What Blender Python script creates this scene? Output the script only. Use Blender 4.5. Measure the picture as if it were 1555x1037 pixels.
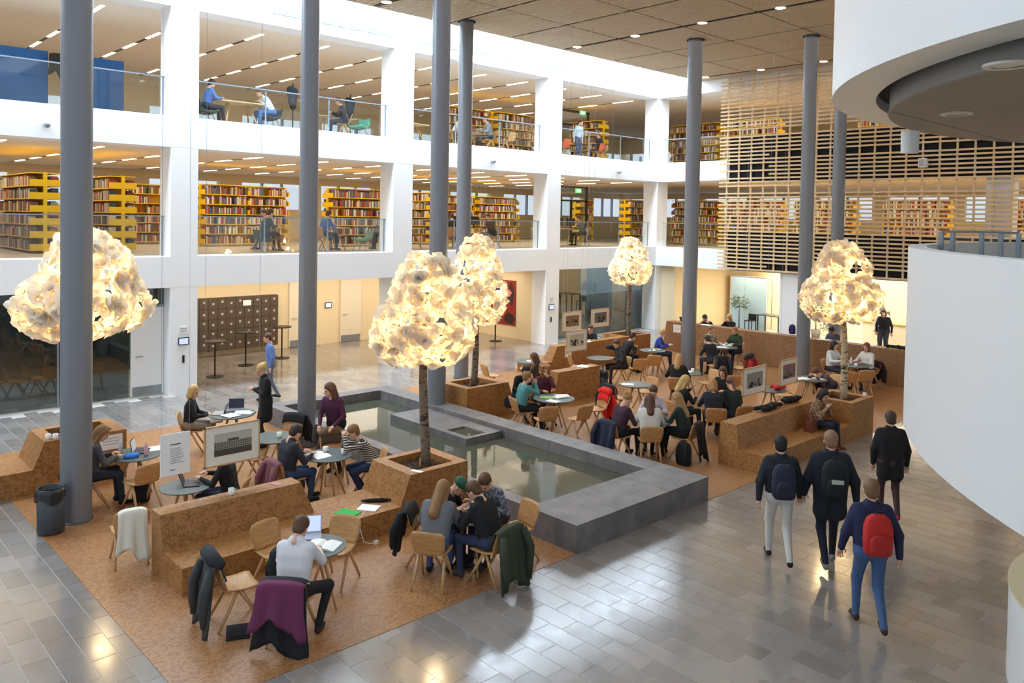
import bpy, math, random
import numpy as np
from mathutils import Matrix, Vector
random.seed(7); rng=np.random.default_rng(7)
for o in list(bpy.data.objects): bpy.data.objects.remove(o)
C=bpy.context.scene.collection
PI=math.pi
# ------------------------------------------------------------------ camera
YAW,PITCH,ROLL,FPX,CY,HC=math.radians(46.665),math.radians(-1.6077),math.radians(-0.9733),1218.75,365.35,4.7886
fw=Vector((math.cos(YAW)*math.cos(PITCH),math.sin(YAW)*math.cos(PITCH),math.sin(PITCH)))
rt=Vector((math.sin(YAW),-math.cos(YAW),0)); up=rt.cross(fw)
c_,s_=math.cos(ROLL),math.sin(ROLL)
rt,up=c_*rt-s_*up,s_*rt+c_*up
cam=bpy.data.cameras.new('camera'); camo=bpy.data.objects.new('camera',cam); C.objects.link(camo)
camo.matrix_world=Matrix(((rt.x,up.x,-fw.x,0),(rt.y,up.y,-fw.y,0),(rt.z,up.z,-fw.z,HC),(0,0,0,1)))
cam.sensor_fit='HORIZONTAL'; cam.sensor_width=36; cam.lens=36*FPX/1555; cam.shift_y=-(518.5-CY)/1555
cam.clip_start=.1; cam.clip_end=300
sc=bpy.context.scene; sc.camera=camo
# ------------------------------------------------------------------ world, lights, exposure
w=bpy.data.worlds.new('sky'); sc.world=w; w.use_nodes=True
bg=w.node_tree.nodes['Background']; bg.inputs[0].default_value=(.80,.90,1,1); bg.inputs[1].default_value=.85
sc.view_settings.view_transform='Standard'; sc.view_settings.look='None'
sc.view_settings.exposure=0.0; sc.view_settings.gamma=1; sc.view_settings.use_curve_mapping=False
def area(name,loc,sx,sy,power,col,rot=(0,0,0)):
    l=bpy.data.lights.new(name,'AREA'); l.shape='RECTANGLE'; l.size=sx; l.size_y=sy; l.energy=power; l.color=col
    o=bpy.data.objects.new(name,l); o.location=loc; o.rotation_euler=rot; C.objects.link(o); return o
WARM=(1,.80,.55)
area('skylight_daylight',(12.5,20.1,12.2),36,1.9,4900,(.70,.85,1))
area('second_floor_ceiling_light',(15,26.5,6.40),32,7,1000,(1,.86,.66))
area('third_floor_ceiling_light',(15,26.5,10.0),32,7,640,(1,.88,.72))
area('ground_corridor_light',(15.2,24.2,2.75),13,3.4,340,(1,.87,.68))
area('ground_cafe_light',(31.5,12,2.75),4.5,13,900,(1,.88,.66))
area('second_floor_rear_light',(33.5,11,6.40),8,18,650,(1,.80,.50))
area('third_floor_rear_light',(33.5,11,10.0),8,18,600,(1,.80,.52))
area('added_ceiling_fill',(17,10.5,10.5),20,12,420,(1,.94,.85))  # added fill area, no fixture: stands in for the downlights' combined light
# ------------------------------------------------------------------ materials
MATS={}
def lin(c): return tuple((v/12.92 if v<=.04045 else ((v+.055)/1.055)**2.4) for v in c)
def hexc(h): return lin(tuple(int(h[i:i+2],16)/255 for i in (0,2,4)))
def mat(name,col,rough=.6,metal=0.,spec=.5,emit=None,es=0):
    if name in MATS: return MATS[name]
    m=bpy.data.materials.new(name); m.use_nodes=True; b=m.node_tree.nodes['Principled BSDF']
    if isinstance(col,str): col=hexc(col)
    b.inputs['Base Color'].default_value=(*col,1); b.inputs['Roughness'].default_value=rough
    b.inputs['Metallic'].default_value=metal; b.inputs['Specular IOR Level'].default_value=spec
    if emit: b.inputs['Emission Color'].default_value=(*emit,1); b.inputs['Emission Strength'].default_value=es
    MATS[name]=m; return m
def nodes(m): return m.node_tree.nodes,m.node_tree.links,m.node_tree.nodes['Principled BSDF']
def coord(N,L,kind='Object',scale=(1,1,1)):
    if kind=='World': t=N.new('ShaderNodeNewGeometry'); src=t.outputs['Position']
    else: t=N.new('ShaderNodeTexCoord'); src=t.outputs[kind]
    mp=N.new('ShaderNodeMapping'); mp.inputs['Scale'].default_value=scale; L.new(src,mp.inputs[0]); return mp.outputs[0]
def ramp(N,L,fac,stops):
    r=N.new('ShaderNodeValToRGB'); e=r.color_ramp.elements
    while len(e)<len(stops): e.new(.5)
    for i,(p,c) in enumerate(stops): e[i].position=p; e[i].color=(*(hexc(c) if isinstance(c,str) else c),1)
    L.new(fac,r.inputs[0]); return r.outputs[0]
def noise(N,L,v,scale,detail=3,rough=.55):
    n=N.new('ShaderNodeTexNoise'); n.inputs['Scale'].default_value=scale; n.inputs['Detail'].default_value=detail; n.inputs['Roughness'].default_value=rough
    L.new(v,n.inputs['Vector']); return n.outputs['Fac']
def mix(N,L,f,a,b,mode='MIX'):
    m=N.new('ShaderNodeMix'); m.data_type='RGBA'; m.blend_type=mode
    if isinstance(f,(int,float)): m.inputs[0].default_value=f
    else: L.new(f,m.inputs[0])
    for i,x in ((6,a),(7,b)):
        if isinstance(x,tuple): m.inputs[i].default_value=(*x,1)
        else: L.new(x,m.inputs[i])
    return m.outputs[2]
def bump(N,L,B,h,st=.3,dist=.01):
    b=N.new('ShaderNodeBump'); b.inputs['Strength'].default_value=st; b.inputs['Distance'].default_value=dist; L.new(h,b.inputs['Height']); L.new(b.outputs[0],B.inputs['Normal'])
white=mat('white_plaster','f1f1f1',.75)
whiteg=mat('white_smooth','ecebe9',.45)
def osb(name,dark,mid,lite,rough=.42):
    m=mat(name,mid,rough); N,L,B=nodes(m); v=coord(N,L,'World',(1,1,1))
    vo=N.new('ShaderNodeTexVoronoi'); vo.inputs['Scale'].default_value=38; L.new(v,vo.inputs['Vector'])
    v2=coord(N,L,'World',(9,30,14)); n2=noise(N,L,v2,1,3)
    sep=N.new('ShaderNodeSeparateColor'); L.new(vo.outputs['Color'],sep.inputs[0])
    ad=N.new('ShaderNodeMath'); ad.operation='MULTIPLY_ADD'; L.new(sep.outputs[0],ad.inputs[0]); ad.inputs[1].default_value=.5; L.new(n2,ad.inputs[2])
    big=noise(N,L,v,1.1,3); a2=N.new('ShaderNodeMath'); a2.operation='MULTIPLY_ADD'; L.new(big,a2.inputs[0]); a2.inputs[1].default_value=.5; L.new(ad.outputs[0],a2.inputs[2])
    col=ramp(N,L,a2.outputs[0],[(.55,dark),(.95,mid),(1.35 if False else .999,lite)])
    L.new(col,B.inputs['Base Color']); bump(N,L,B,ad.outputs[0],.15,.004); return m
OSBF=osb('osb_floor','885a34','9a6a41','a97a4f',.36)
OSBB=osb('osb_bench','7f5328','976634','a87743',.5)
OSBW=osb('osb_wall','7d5635','8d633f','9a714b',.6)
def tilemat():
    m=mat('grey_stone_tile','8a8580',.2); N,L,B=nodes(m); B.inputs['Specular IOR Level'].default_value=.6; B.inputs['Coat Weight'].default_value=.30; B.inputs['Coat Roughness'].default_value=.16; B.inputs['Coat IOR'].default_value=1.6
    g=N.new('ShaderNodeNewGeometry'); sp=N.new('ShaderNodeSeparateXYZ'); L.new(g.outputs['Position'],sp.inputs[0])
    def fl(o,s):
        a=N.new('ShaderNodeMath'); a.operation='DIVIDE'; L.new(o,a.inputs[0]); a.inputs[1].default_value=s
        b=N.new('ShaderNodeMath'); b.operation='FLOOR'; L.new(a.outputs[0],b.inputs[0]); return b.outputs[0]
    cx=fl(sp.outputs[0],.284); cmb=N.new('ShaderNodeCombineXYZ'); L.new(cx,cmb.inputs[0])
    md=N.new('ShaderNodeMath'); md.operation='FLOORED_MODULO'; L.new(cx,md.inputs[0]); md.inputs[1].default_value=3
    ma=N.new('ShaderNodeMath'); ma.operation='MULTIPLY_ADD'; L.new(md.outputs[0],ma.inputs[0]); ma.inputs[1].default_value=-.38; L.new(sp.outputs[1],ma.inputs[2])
    L.new(fl(ma.outputs[0],.57),cmb.inputs[1])
    wn=N.new('ShaderNodeTexWhiteNoise'); wn.noise_dimensions='3D'; L.new(cmb.outputs[0],wn.inputs['Vector'])
    v=coord(N,L,'World',(1,1,1)); n=noise(N,L,v,5,4)
    ad=N.new('ShaderNodeMath'); ad.operation='MULTIPLY_ADD'; L.new(n,ad.inputs[0]); ad.inputs[1].default_value=.6; L.new(wn.outputs['Value'],ad.inputs[2])
    L.new(ramp(N,L,ad.outputs[0],[(.1,'7b746e'),(.7,'877f79'),(1,'928a84')]),B.inputs['Base Color'])
    L.new(ramp(N,L,n,[(.3,(.10,)*3),(.75,(.24,)*3)]),B.inputs['Roughness']); bump(N,L,B,n,.05,.004); return m
TILE=tilemat(); GROUT=mat('tile_grout','bdb6ae',.6)
def woodmat(name,a,b,sc=(3,40,3),rough=.5,kind='Object'):
    m=mat(name,a,rough); N,L,B=nodes(m); n=noise(N,L,coord(N,L,kind,sc),1.2,4); L.new(ramp(N,L,n,[(.3,a),(.7,b)]),B.inputs['Base Color']); return m
OAK=woodmat('pale_oak','b58350','cfa06b',(30,4,30),.4)
OAKL=woodmat('oak_leg','b98c5a','d3ab78',(40,40,5),.45)
SLAT=woodmat('timber_slat','d8b88c','e8cda4',(4,2,30),.6,'World')
CEILW=woodmat('ceiling_timber','cdb491','dcc7a8',(30,1.5,8),.6,'World')
FRAMEW=woodmat('frame_oak','b88a58','cda172',(8,8,8),.5)
DARKB=mat('dark_backing','1f1712',.9); BLACKP=mat('black_panel','0c0a09',.8)
COLM=mat('column_grey_paint','7d8086',.35,.15); COLF=mat('column_flange','5e6166',.5,.3)
POOLS=mat('pool_granite','6f6b6a',.5)
def stone():
    N,L,B=nodes(POOLS); v=coord(N,L,'World'); n=noise(N,L,v,3,4); L.new(ramp(N,L,n,[(.3,'646063'),(.7,'827d7a')]),B.inputs['Base Color'])
stone()
WATER=mat('pool_water','3a4438',.03); 
def water():
    N,L,B=nodes(WATER); B.inputs['Base Color'].default_value=(*hexc('4c4f42'),1); B.inputs['Roughness'].default_value=.04; B.inputs['IOR'].default_value=1.33
    n=noise(N,L,coord(N,L,'World'),9,2); bump(N,L,B,n,.06,.01)
water()
DGLASS=mat('tinted_glass','2b3236',.06)
def thin_glass(name,tint,fac):
    m=bpy.data.materials.new(name); m.use_nodes=True; N,L=m.node_tree.nodes,m.node_tree.links; N.clear()
    o=N.new('ShaderNodeOutputMaterial'); t=N.new('ShaderNodeBsdfTransparent'); t.inputs[0].default_value=(*tint,1)
    g=N.new('ShaderNodeBsdfGlossy'); g.inputs[1].default_value=.03; x=N.new('ShaderNodeMixShader'); x.inputs[0].default_value=fac
    L.new(t.outputs[0],x.inputs[1]); L.new(g.outputs[0],x.inputs[2]); L.new(x.outputs[0],o.inputs[0]); MATS[name]=m; return m
GLASS=thin_glass('clear_glass',(.94,.97,.96),.06); SMOKE=thin_glass('smoked_glass',(.42,.47,.48),.10)
STEEL=mat('brushed_steel','9aa0a6',.35,.7); DMET=mat('dark_metal','2c2825',.4,.4); BLUEGREY=mat('rail_post','8e98a3',.4,.3)
YEL=mat('shelf_yellow','f2c400',.45); BEIGE=mat('warm_beige_wall','e6d3ae',.8); CEILI=mat('inner_ceiling','f0e6d8',.8); CARP=mat('library_floor','b6a896',.7)
DOORW=mat('door_cream','e4d9c2',.5); LOCK=mat('locker_brown','4a3c31',.5); LOCKD=mat('locker_brown_door','54463a',.45)
TOPM=mat('table_linoleum','59625f',.45); PAPER=mat('white_paper','f2f1ee',.7); MUG=mat('white_china','f4f3f0',.25)
BLK=mat('black_fabric','15151a',.85); SOIL=mat('bark_mulch','3a2418',.95); LAPG=mat('laptop_silver','a9abae',.35,.6); SCR=mat('laptop_screen','2a2740',.25); SCRB=mat('screen_lit','b9c4e6',.3,emit=(.6,.7,1),es=.6)
SOFF=mat('soffit_dark_grey','8a837c',.6); GALV=mat('galvanised_rim','9a9b9b',.35,.5); CREAM=mat('pale_cream','e9dcbc',.5)
GREENP=mat('green_plastic','3fae55',.4); BINM=mat('bin_charcoal','3d444a',.45); BAGP=mat('bin_bag_plastic','24272a',.25)
BULB=mat('lamp_bulb','ffe0a0',.5,emit=(1,.74,.38),es=16)
DOWN=mat('downlight_lens','fff2d8',.5,emit=(1,.9,.72),es=9)
STRIP=mat('ceiling_strip_light','fff0d5',.5,emit=(1,.9,.75),es=3.0)
LEAFM=mat('plant_leaf','4c5d3a',.6)
def petal():
    m=bpy.data.materials.new('paper_petal'); m.use_nodes=True; N,L=m.node_tree.nodes,m.node_tree.links; N.clear()
    o=N.new('ShaderNodeOutputMaterial'); d=N.new('ShaderNodeBsdfDiffuse'); d.inputs[0].default_value=(.90,.89,.86,1); t=N.new('ShaderNodeBsdfTranslucent'); t.inputs[0].default_value=(.93,.78,.50,1)
    x=N.new('ShaderNodeMixShader'); x.inputs[0].default_value=.42; L.new(d.outputs[0],x.inputs[1]); L.new(t.outputs[0],x.inputs[2]); L.new(x.outputs[0],o.inputs[0]); MATS['petal']=m; return m
PETAL=petal()
def birch(name,a,b):
    m=mat(name,a,.8); N,L,B=nodes(m); n=noise(N,L,coord(N,L,'Object',(5,5,14)),1.6,3); L.new(ramp(N,L,n,[(.36,b),(.47,a),(.8,a)]),B.inputs['Base Color']); bump(N,L,B,n,.4,.01); return m
BIRCH=birch('birch_bark_pale','c9b592','2f241b'); BIRCHD=birch('birch_bark_dark','7b6a58','2a211b')
def cloth(h,name=None): return mat(name or 'cloth_'+h,h,.85)
# ------------------------------------------------------------------ mesh builder
class MB:
    def __init__(s): s.v=[];s.f=[];s.m=[]
    def add(s,v,f,m=0):
        b=len(s.v); s.v+= [tuple(p) for p in v]; s.f+=[tuple(i+b for i in q) for q in f]; s.m+=[m]*len(f); return s
    def box(s,x0,x1,y0,y1,z0,z1,m=0):
        v=[(x0,y0,z0),(x1,y0,z0),(x1,y1,z0),(x0,y1,z0),(x0,y0,z1),(x1,y0,z1),(x1,y1,z1),(x0,y1,z1)]
        return s.add(v,[(0,3,2,1),(4,5,6,7),(0,1,5,4),(1,2,6,5),(2,3,7,6),(3,0,4,7)],m)
    def hexa(s,b,t,m=0):  # bottom quad, top quad (ccw)
        return s.add(list(b)+list(t),[(0,3,2,1),(4,5,6,7),(0,1,5,4),(1,2,6,5),(2,3,7,6),(3,0,4,7)],m)
    def prism(s,poly,axis,a0,a1,m=0):
        def P(p,a): return {'x':(a,p[0],p[1]),'y':(p[0],a,p[1]),'z':(p[0],p[1],a)}[axis]
        n=len(poly); v=[P(p,a0) for p in poly]+[P(p,a1) for p in poly]
        return s.add(v,[tuple(range(n))[::-1],tuple(range(n,2*n))]+[(i,(i+1)%n,n+(i+1)%n,n+i) for i in range(n)],m)
    def tube(s,pts,rs,n=8,m=0,cap=True):
        pts=[Vector(p) for p in pts]
        if isinstance(rs,(int,float)): rs=[rs]*len(pts)
        rings=[];prev=None
        for i,p in enumerate(pts):
            d=(pts[min(i+1,len(pts)-1)]-pts[max(i-1,0)]).normalized()
            if prev is None: a=d.orthogonal().normalized()
            else: a=(prev-d*prev.dot(d)).normalized()
            prev=a; b=d.cross(a)
            rings.append([p+rs[i]*(math.cos(2*PI*k/n)*a+math.sin(2*PI*k/n)*b) for k in range(n)])
        v=[q for r in rings for q in r]; f=[(i*n+k,i*n+(k+1)%n,(i+1)*n+(k+1)%n,(i+1)*n+k) for i in range(len(pts)-1) for k in range(n)]
        if cap: f+=[tuple(range(n))[::-1],tuple(range((len(pts)-1)*n,len(pts)*n))]
        return s.add(v,f,m)
    def slathe(s,prof,n=20,c=(0,0,0),m=0):
        for p,q in zip(prof[:-1],prof[1:]): s.lathe([p,q],n,c,m)
        return s
    def lathe(s,prof,n=20,c=(0,0,0),m=0,a0=0,a1=2*PI):
        full=abs(a1-a0-2*PI)<1e-6; k=n if full else n+1; v=[];f=[]
        for r,z in prof:
            for i in range(k):
                a=a0+(a1-a0)*i/n; v.append((c[0]+r*math.cos(a),c[1]+r*math.sin(a),c[2]+z))
        for j in range(len(prof)-1):
            for i in range(n):
                i2=(i+1)%k; f.append((j*k+i,j*k+i2,(j+1)*k+i2,(j+1)*k+i))
        return s.add(v,f,m)
    def disc(s,r,z,n=20,c=(0,0),m=0,ry=None):
        return s.add([(c[0]+r*math.cos(2*PI*i/n),c[1]+(ry or r)*math.sin(2*PI*i/n),z) for i in range(n)],[tuple(range(n))],m)
    def mesh(s,name,mats,smooth=False):
        me=bpy.data.meshes.new(name); me.from_pydata(s.v,[],s.f)
        for m in (mats if isinstance(mats,(list,tuple)) else [mats]): me.materials.append(m)
        if any(s.m): me.polygons.foreach_set('material_index',s.m)
        if smooth: me.polygons.foreach_set('use_smooth',[True]*len(s.f)); 
        me.update(); return me
    def build(s,name,mats,parent=None,smooth=False,kind=None):
        return link(name,s.mesh(name,mats,smooth),parent,kind)
def link(name,me,parent=None,kind=None):
    o=bpy.data.objects.new(name,me); C.objects.link(o)
    if parent: o.parent=parent
    if kind: o['kind']=kind
    return o
def tag(o,label,cat,group=None):
    o['label']=label; o['category']=cat
    if group: o['group']=group
    return o
def thing(name,label,cat,loc=(0,0,0),rz=0,group=None):
    o=bpy.data.objects.new(name,None); o.empty_display_size=.1; C.objects.link(o); o.location=loc; o.rotation_euler=(0,0,rz); return tag(o,label,cat,group)
def struct(name,mb,mats,label=None,smooth=False):
    o=mb.build(name,mats,None,smooth,'structure')
    if label: o['label']=label
    return o
def dup(root,loc,rz,label,group=None):
    r=root.copy(); C.objects.link(r); r.location=loc; r.rotation_euler=(0,0,rz); r['label']=label
    if group: r['group']=group
    for ch in root.children:
        c=ch.copy(); C.objects.link(c); c.parent=r
        for gch in ch.children:
            d=gch.copy(); C.objects.link(d); d.parent=c
    return r
# ================================================================== STRUCTURE
YF,YB=21.185,21.93; L2,L3=3.64,7.28; TS=.803; ZT=10.10; ZC=10.58; XD,XE=28.656,29.40
PIL=[(-6.0,-5.3),(.88,1.6),(7.825,8.537),(14.77,15.52),(21.79,22.52),(28.656,29.40)]
# --- white atrium wall: pillars and floor bands
b=MB()
for x0,x1 in PIL: b.box(x0,x1,YF,YB,0,ZT)
for z0,z1 in ((L2-TS,L2),(L3-TS,L3)): b.box(-6,XE,YF-.002,YB+.002,z0,z1)
b.box(-6,XE,YF-.002,YB+.002,ZT,12.4)
struct('wall_left',b,white)
# --- rear wall, same bands turning the corner (hidden in part by the timber screen)
b=MB()
for z0,z1 in ((L2-TS,L2),(L3-TS,L3),(ZT,12.4)): b.box(XD,XE,-5,YF-.002,z0,z1)
for y in (14.6,7.6): b.box(XD,XE,y,y+.72,0,2.84)
for y in (7.6,0.6): b.box(XD,XE,y,y+.72,L2,ZT)
struct('wall_rear',b,white)
# --- slabs, inner walls, ceilings of the library floors (L-shaped around the atrium)
b=MB()
for z in (L2,L3):
    b.box(-6,42,YB,34,z-.5,z-.004); b.box(XE,42,-5,YB,z-.5,z-.004)
struct('floor_upper',b,CARP)
b=MB()
for z in (2.84,6.477,10.12):
    b.box(-6,42,YB,34,z,z+.06); b.box(XE,42,-5,YB,z,z+.06)
struct('ceiling_inner',b,CEILI)
# far outer walls with window bands
b=MB(); bw=MB(); bm=MB()
for z0,wz0,wz1,z1 in ((L2,5.0,6.15,6.477),(L3,8.2,9.1,10.12)):
    b.box(-6,42,33.7,34,z0,wz0); b.box(-6,42,33.7,34,wz1,z1); b.box(41.7,42,-5,33.7,z0,wz0); b.box(41.7,42,-5,33.7,wz1,z1)
    x=-5.0
    while x<42:
        b.box(x,x+1.0,33.7,34,wz0,wz1)
        for q in (1.95,2.9): bm.box(x+q,x+q+.08,33.75,33.9,wz0,wz1)
        x+=3.9
    y=-5
    while y<33:
        b.box(41.7,42,y,y+.7,wz0,wz1); bm.box(41.75,41.9,y+2.0,y+2.1,wz0,wz1); y+=3.6
    bw.box(-6,42,33.85,33.86,wz0,wz1); bw.box(41.84,41.85,-5,33.7,wz0,wz1)
b.box(-6,-5.8,YB,34,0,12.4)
struct('wall_outer',b,BEIGE); struct('window_1',bw,thin_glass('window_glass',(.98,.99,1),.03),'far strip windows of the library floors'); struct('trim_1',bm,BLUEGREY,'window mullions of the far strip windows')
# ground floor inner walls
b=MB(); b.box(8.54,22.0,26.35,26.6,0,2.84); b.box(21.95,22.25,YB,26.6,0,2.84); b.box(8.3,8.54,YB,26.6,0,2.84)
struct('wall_corridor',b,BEIGE)
b=MB(); b.box(33.6,33.9,-5,22,0,2.84); b.box(29.4,33.6,20.5,20.8,0,2.84); b.box(29.1,29.4,20.5,21.183,0,2.837); struct('wall_cafe',b,BEIGE)
b=MB(); b.box(-6,8.3,25.6,25.8,0,2.84); b.box(22.25,29.4,26.2,26.4,0,2.84); struct('wall_meeting',b,mat('meeting_room_wall','5c6462',.8))
# --- floor
b=MB(); b.box(-8,45,-6,34,-.3,-.0025); floor=struct('floor',b,GROUT)
b=MB(); b.box(3.03,24.45,7.57,18.15,-.01,.006); osbf=struct('floor_osb',b,OSBF,'brown chipboard floor of the seating area')
TW,TL=.284,.57
tm=MB(); tm.box(.0035,TW-.0035,.0035,TL-.0035,-.012,0); TME=tm.mesh('tile',TILE)
cells=[]
for i in range(math.floor(-6/TW),math.floor(33/TW)):
    off=((i%3)*.38)
    for j in range(-12,50):
        x=i*TW; y=j*TL+off
        if y>26.3 or (y>21 and not 8.5<x<22): continue
        if x>29.3: continue
        if 3.03-TW+.02<x<24.4 and 7.57-TL+.02<y<18.1:
            if x>3.03 and x+TW<24.45 and y>7.57 and y+TL<18.15: continue
        cells.append((x,y))
# the 300 tiles showing largest are pieces of their own
def inview(x,y):
    d=Vector((x+.14,y+.28,0))-Vector((0,0,HC)); z=d.dot(fw)
    if z<1: return None
    px=777.5+FPX*d.dot(rt)/z; py=CY-FPX*d.dot(up)/z
    return z if -30<px<1540 and py<1060 else None
near=sorted([(inview(x,y),x,y) for x,y in cells if inview(x,y)])[:300]
ns={(x,y) for _,x,y in near}
for _,x,y in near:
    o=link('tile',TME,floor); o.location=(x,y,0)
b=MB()
for x,y in cells:
    if (x,y) not in ns: b.box(x+.0035,x+TW-.0035,y+.0035,y+TL-.0035,-.012,0)
b.build('tile_field',TILE,floor,kind='stuff')
# --- timber slat ceiling
b=MB(); b.box(8.6,33,2,19.02,ZC+.16,ZC+.3); ceil=struct('ceiling_timber',b,DARKB)
PW,PL=2.55,2.45
pm=MB(); n=23
for i in range(n): x=.06+i*(PW-.1)/n; pm.box(x,x+.056,.03,PL-.03,0,.032)
for y in (.5,PL-.5): pm.box(.06,PW-.06,y,y+.05,.055,.1)
PME=pm.mesh('slat_panel',CEILW)
for ix in range(-1,9):
    for iy in range(7):
        x=12.5+.12+ix*PW*1.0; 
        if x>33: continue
        o=link('slat_panel',PME,ceil); o.location=(x,19.0-(iy+1)*PL,ZC)
b=MB(); b.box(8.6,33,18.98,19.06,ZC,12.4); struct('wall_skylight',b,white)
b=MB(); b.box(-6,30,19.0,21.2,12.42,12.46); struct('window_2',b,GLASS,'glass skylight strip along the white wall')
# --- steel columns
def column(x,y,d,ztop,label,z0=0):
    t=thing('steel_column',label,'column',(x,y,z0)); ztop-=z0; r=d/2
    m=MB(); m.lathe([(r,0),(r,ztop)],32); m.build('shaft',COLM,t,True)
    m=MB(); m.lathe([(r+.004,.0),(r+.02,0),(r+.02,.02),(r,.03)],28); m.build('base_ring',COLF,t)
    m=MB(); m.lathe([(r,ztop-.05),(r+.05,ztop-.05),(r+.05,ztop)],28); m.disc(r+.05,ztop-.05,28); m.build('top_flange',COLF,t)
def off(x,y,d):
    k=math.hypot(x,y); return x+x/k*d/2,y+y/k*d/2
for (x,y,d,lab) in [(3.53,13.32,.445,'nearest grey steel column, rising beside the waste bin at left'),(8.19,14.72,.37,'grey steel column behind the table with the open book'),
    (11.49,14.65,.43,'grey steel column standing on the stone island in the pool'),(15.21,18.22,.43,'grey steel column behind the planter beyond the pool'),
    (21.69,14.68,.46,'grey steel column among the far cafe tables, right of the corner'),(23.61,11.80,.41,'grey steel column in front of the slatted screen by the chipboard wall')]:
    column(*off(x,y,d),d,ZC+.02,lab,.33 if 'island' in lab else 0)
column(27.4,12.55,.42,ZC+.02,'farthest grey steel column, close to the slatted screen')
# --- timber slat screen in front of the rear wall
scr=thing('slat_screen','tall screen of horizontal timber slats across the rear wall','screen',(28.36,0,0))
Y0,Y1=1.0,17.92
def slat(z,y0,y1): 
    m=MB(); m.box(0,.045,y0,y1,z,z+.060); m.build('slat',SLAT,scr)
z=2.9;i=0
while z<10.45:
    if 6.60<z<6.72 or 6.9<z<7.03: slat(z,Y0,15.75)
    elif 7.35<z<7.48: slat(z,15.75,Y1)
    elif 2.98<z<3.08: slat(z,15.75,Y1)
    elif 3.95<z<4.06: slat(z,Y0,15.75)
    elif 8.15<z<8.3 or 5.95<z<6.1: pass
    else: slat(z,Y0,Y1)
    z+=.149; i+=1
y=Y1-.35
while y>Y0:
    m=MB(); m.box(.045,.10,y,y+.06,2.9,ZC-.06); m.build('post',SLAT,scr); y-=.53
b=MB()
for z0,z1 in ((2.92,4.42),(6.40,8.12)): b.box(.14,.26,1.0,17.55,z0,z1)
b.build('backing_panel',BLACKP,scr)
# --- round white upper volume with dark soffit
cx,cyy,R=13.545,-1.082,6.739
t=thing('round_upper_volume','big round white volume overhead with dark grey soffit','balcony',(cx,cyy,0))
m=MB(); m.slathe([(R-.55,6.62),(R-.55,6.48),(R,6.48),(R,ZC)],128); m.build('drum_wall',whiteg,t,True)
m=MB(); m.lathe([(R-.72,6.75),(R-.72,6.28)],128); m.build('metal_rim',GALV,t,True)
m=MB(); m.disc(R-.72,6.28,128); m.lathe([(R-.72,6.28),(R-.70,6.30)],128); m.build('soffit',SOFF,t)
m=MB(); m.lathe([(R-.55,6.62),(R-.72,6.62)],96); m.build('shadow_gap',BLACKP,t)
for k in range(5):
    yy=-5+2.6*k; h=math.sqrt(max(.1,(R-.75)**2-yy**2)); m=MB(); m.box(-h,h,yy,yy+.02,6.274,6.282); m.build('soffit_joint',mat('soffit_joint','7d766f',.6),t)
for x,y in ((11.6,3.75),(8.4,2.3)):
    m=MB(); m.lathe([(.13,6.26),(.2,6.26),(.2,6.285)],24,(x-cx,y-cyy,0)); m.disc(.13,6.268,24,(x-cx,y-cyy)); m.build('downlight',[mat('downlight_ring','c9c5bd',.4)],t)
m=MB(); m.lathe([(.13,5.93),(.135,6.28)],20,(13.4-cx,5.0-cyy,0)); m.disc(.13,5.93,20,(13.4-cx,5.0-cyy)); tag(m.build('spot_lamp',whiteg),'white cylinder lamp hanging under the round soffit','lamp').location=(cx,cyy,0)
# --- lower curved balcony
cx,cyy,R=10.88,-3.48,7.05
t=thing('curved_balcony','white curved balcony parapet at the right edge','balcony',(cx,cyy,0))
m=MB(); m.slathe([(R-.16,2.84),(R,2.84),(R,4.575),(R-.16,4.575),(R-.16,3.64)],160); m.build('parapet',whiteg,t,True)
m=MB(); m.lathe([(.5,2.84),(R-.16,2.84)],96); m.lathe([(.5,3.64),(R-.16,3.64)],96); m.build('floor_slab',CREAM,t)
rail=thing('glass_railing','grey post and glass railing on the curved balcony','railing',(0,0,0))
pp=[(9.88,3.31),(9.91,3.20),(10.0,2.93),(10.04,2.75),(10.09,2.59)]
for x,y in pp: m=MB(); m.box(x-.027,x+.027,y-.02,y+.02,3.64,4.71); m.build('post',BLUEGREY,rail)
m=MB(); m.tube([(*p,4.72) for p in pp],.012,6); m.build('top_rail',BLUEGREY,rail)
for p,q in zip(pp[:-1],pp[1:]):
    m=MB(); m.add([(*p,3.72),(*q,3.72),(*q,4.68),(*p,4.68)],[(0,1,2,3)]); m.build('pane',GLASS,rail)
t=thing('curved_counter','white curved counter with pale top, bottom right corner','counter',(10.4,.33,0))
m=MB(); m.slathe([(2.25,0),(2.25,.99),(1.6,.99),(1.6,0)],96); m.build('counter_wall',whiteg,t,True)
m=MB(); m.lathe([(1.6,.992),(2.262,.992),(2.262,1.02),(1.6,1.02)],96); m.build('counter_top',CREAM,t)
# --- pool
b=MB(); X0,X1,Y0p,Y1p=8.5,11.87,7.565,17.2; xi0,xi1,yi0,yi1=8.76,11.38,8.55,16.8; zt=.415
pool=thing('reflecting_pool','long rectangular stone pool with raised grey granite rim','pool',(0,0,0))
def rimrow(x0,x1,y0,y1,ax,n,nm='rim_stone'):
    for k in range(n):
        m=MB(); g=.004
        if ax=='x': a,c=x0+(x1-x0)*k/n,x0+(x1-x0)*(k+1)/n; m.box(a+g,c-g,y0,y1,0,zt)
        else: a,c=y0+(y1-y0)*k/n,y0+(y1-y0)*(k+1)/n; m.box(x0,x1,a+g,c-g,0,zt)
        m.build(nm,POOLS,pool)
rimrow(X0,X1,Y0p,yi0,'x',3); rimrow(X0,X1,yi1,Y1p,'x',3); rimrow(X0,xi0,yi0,yi1,'y',7); rimrow(xi1,X1,yi0,yi1,'y',7)
m=MB(); m.box(xi0,xi1,yi0,yi1,.02,.2); m.build('water',WATER,pool)
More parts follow.
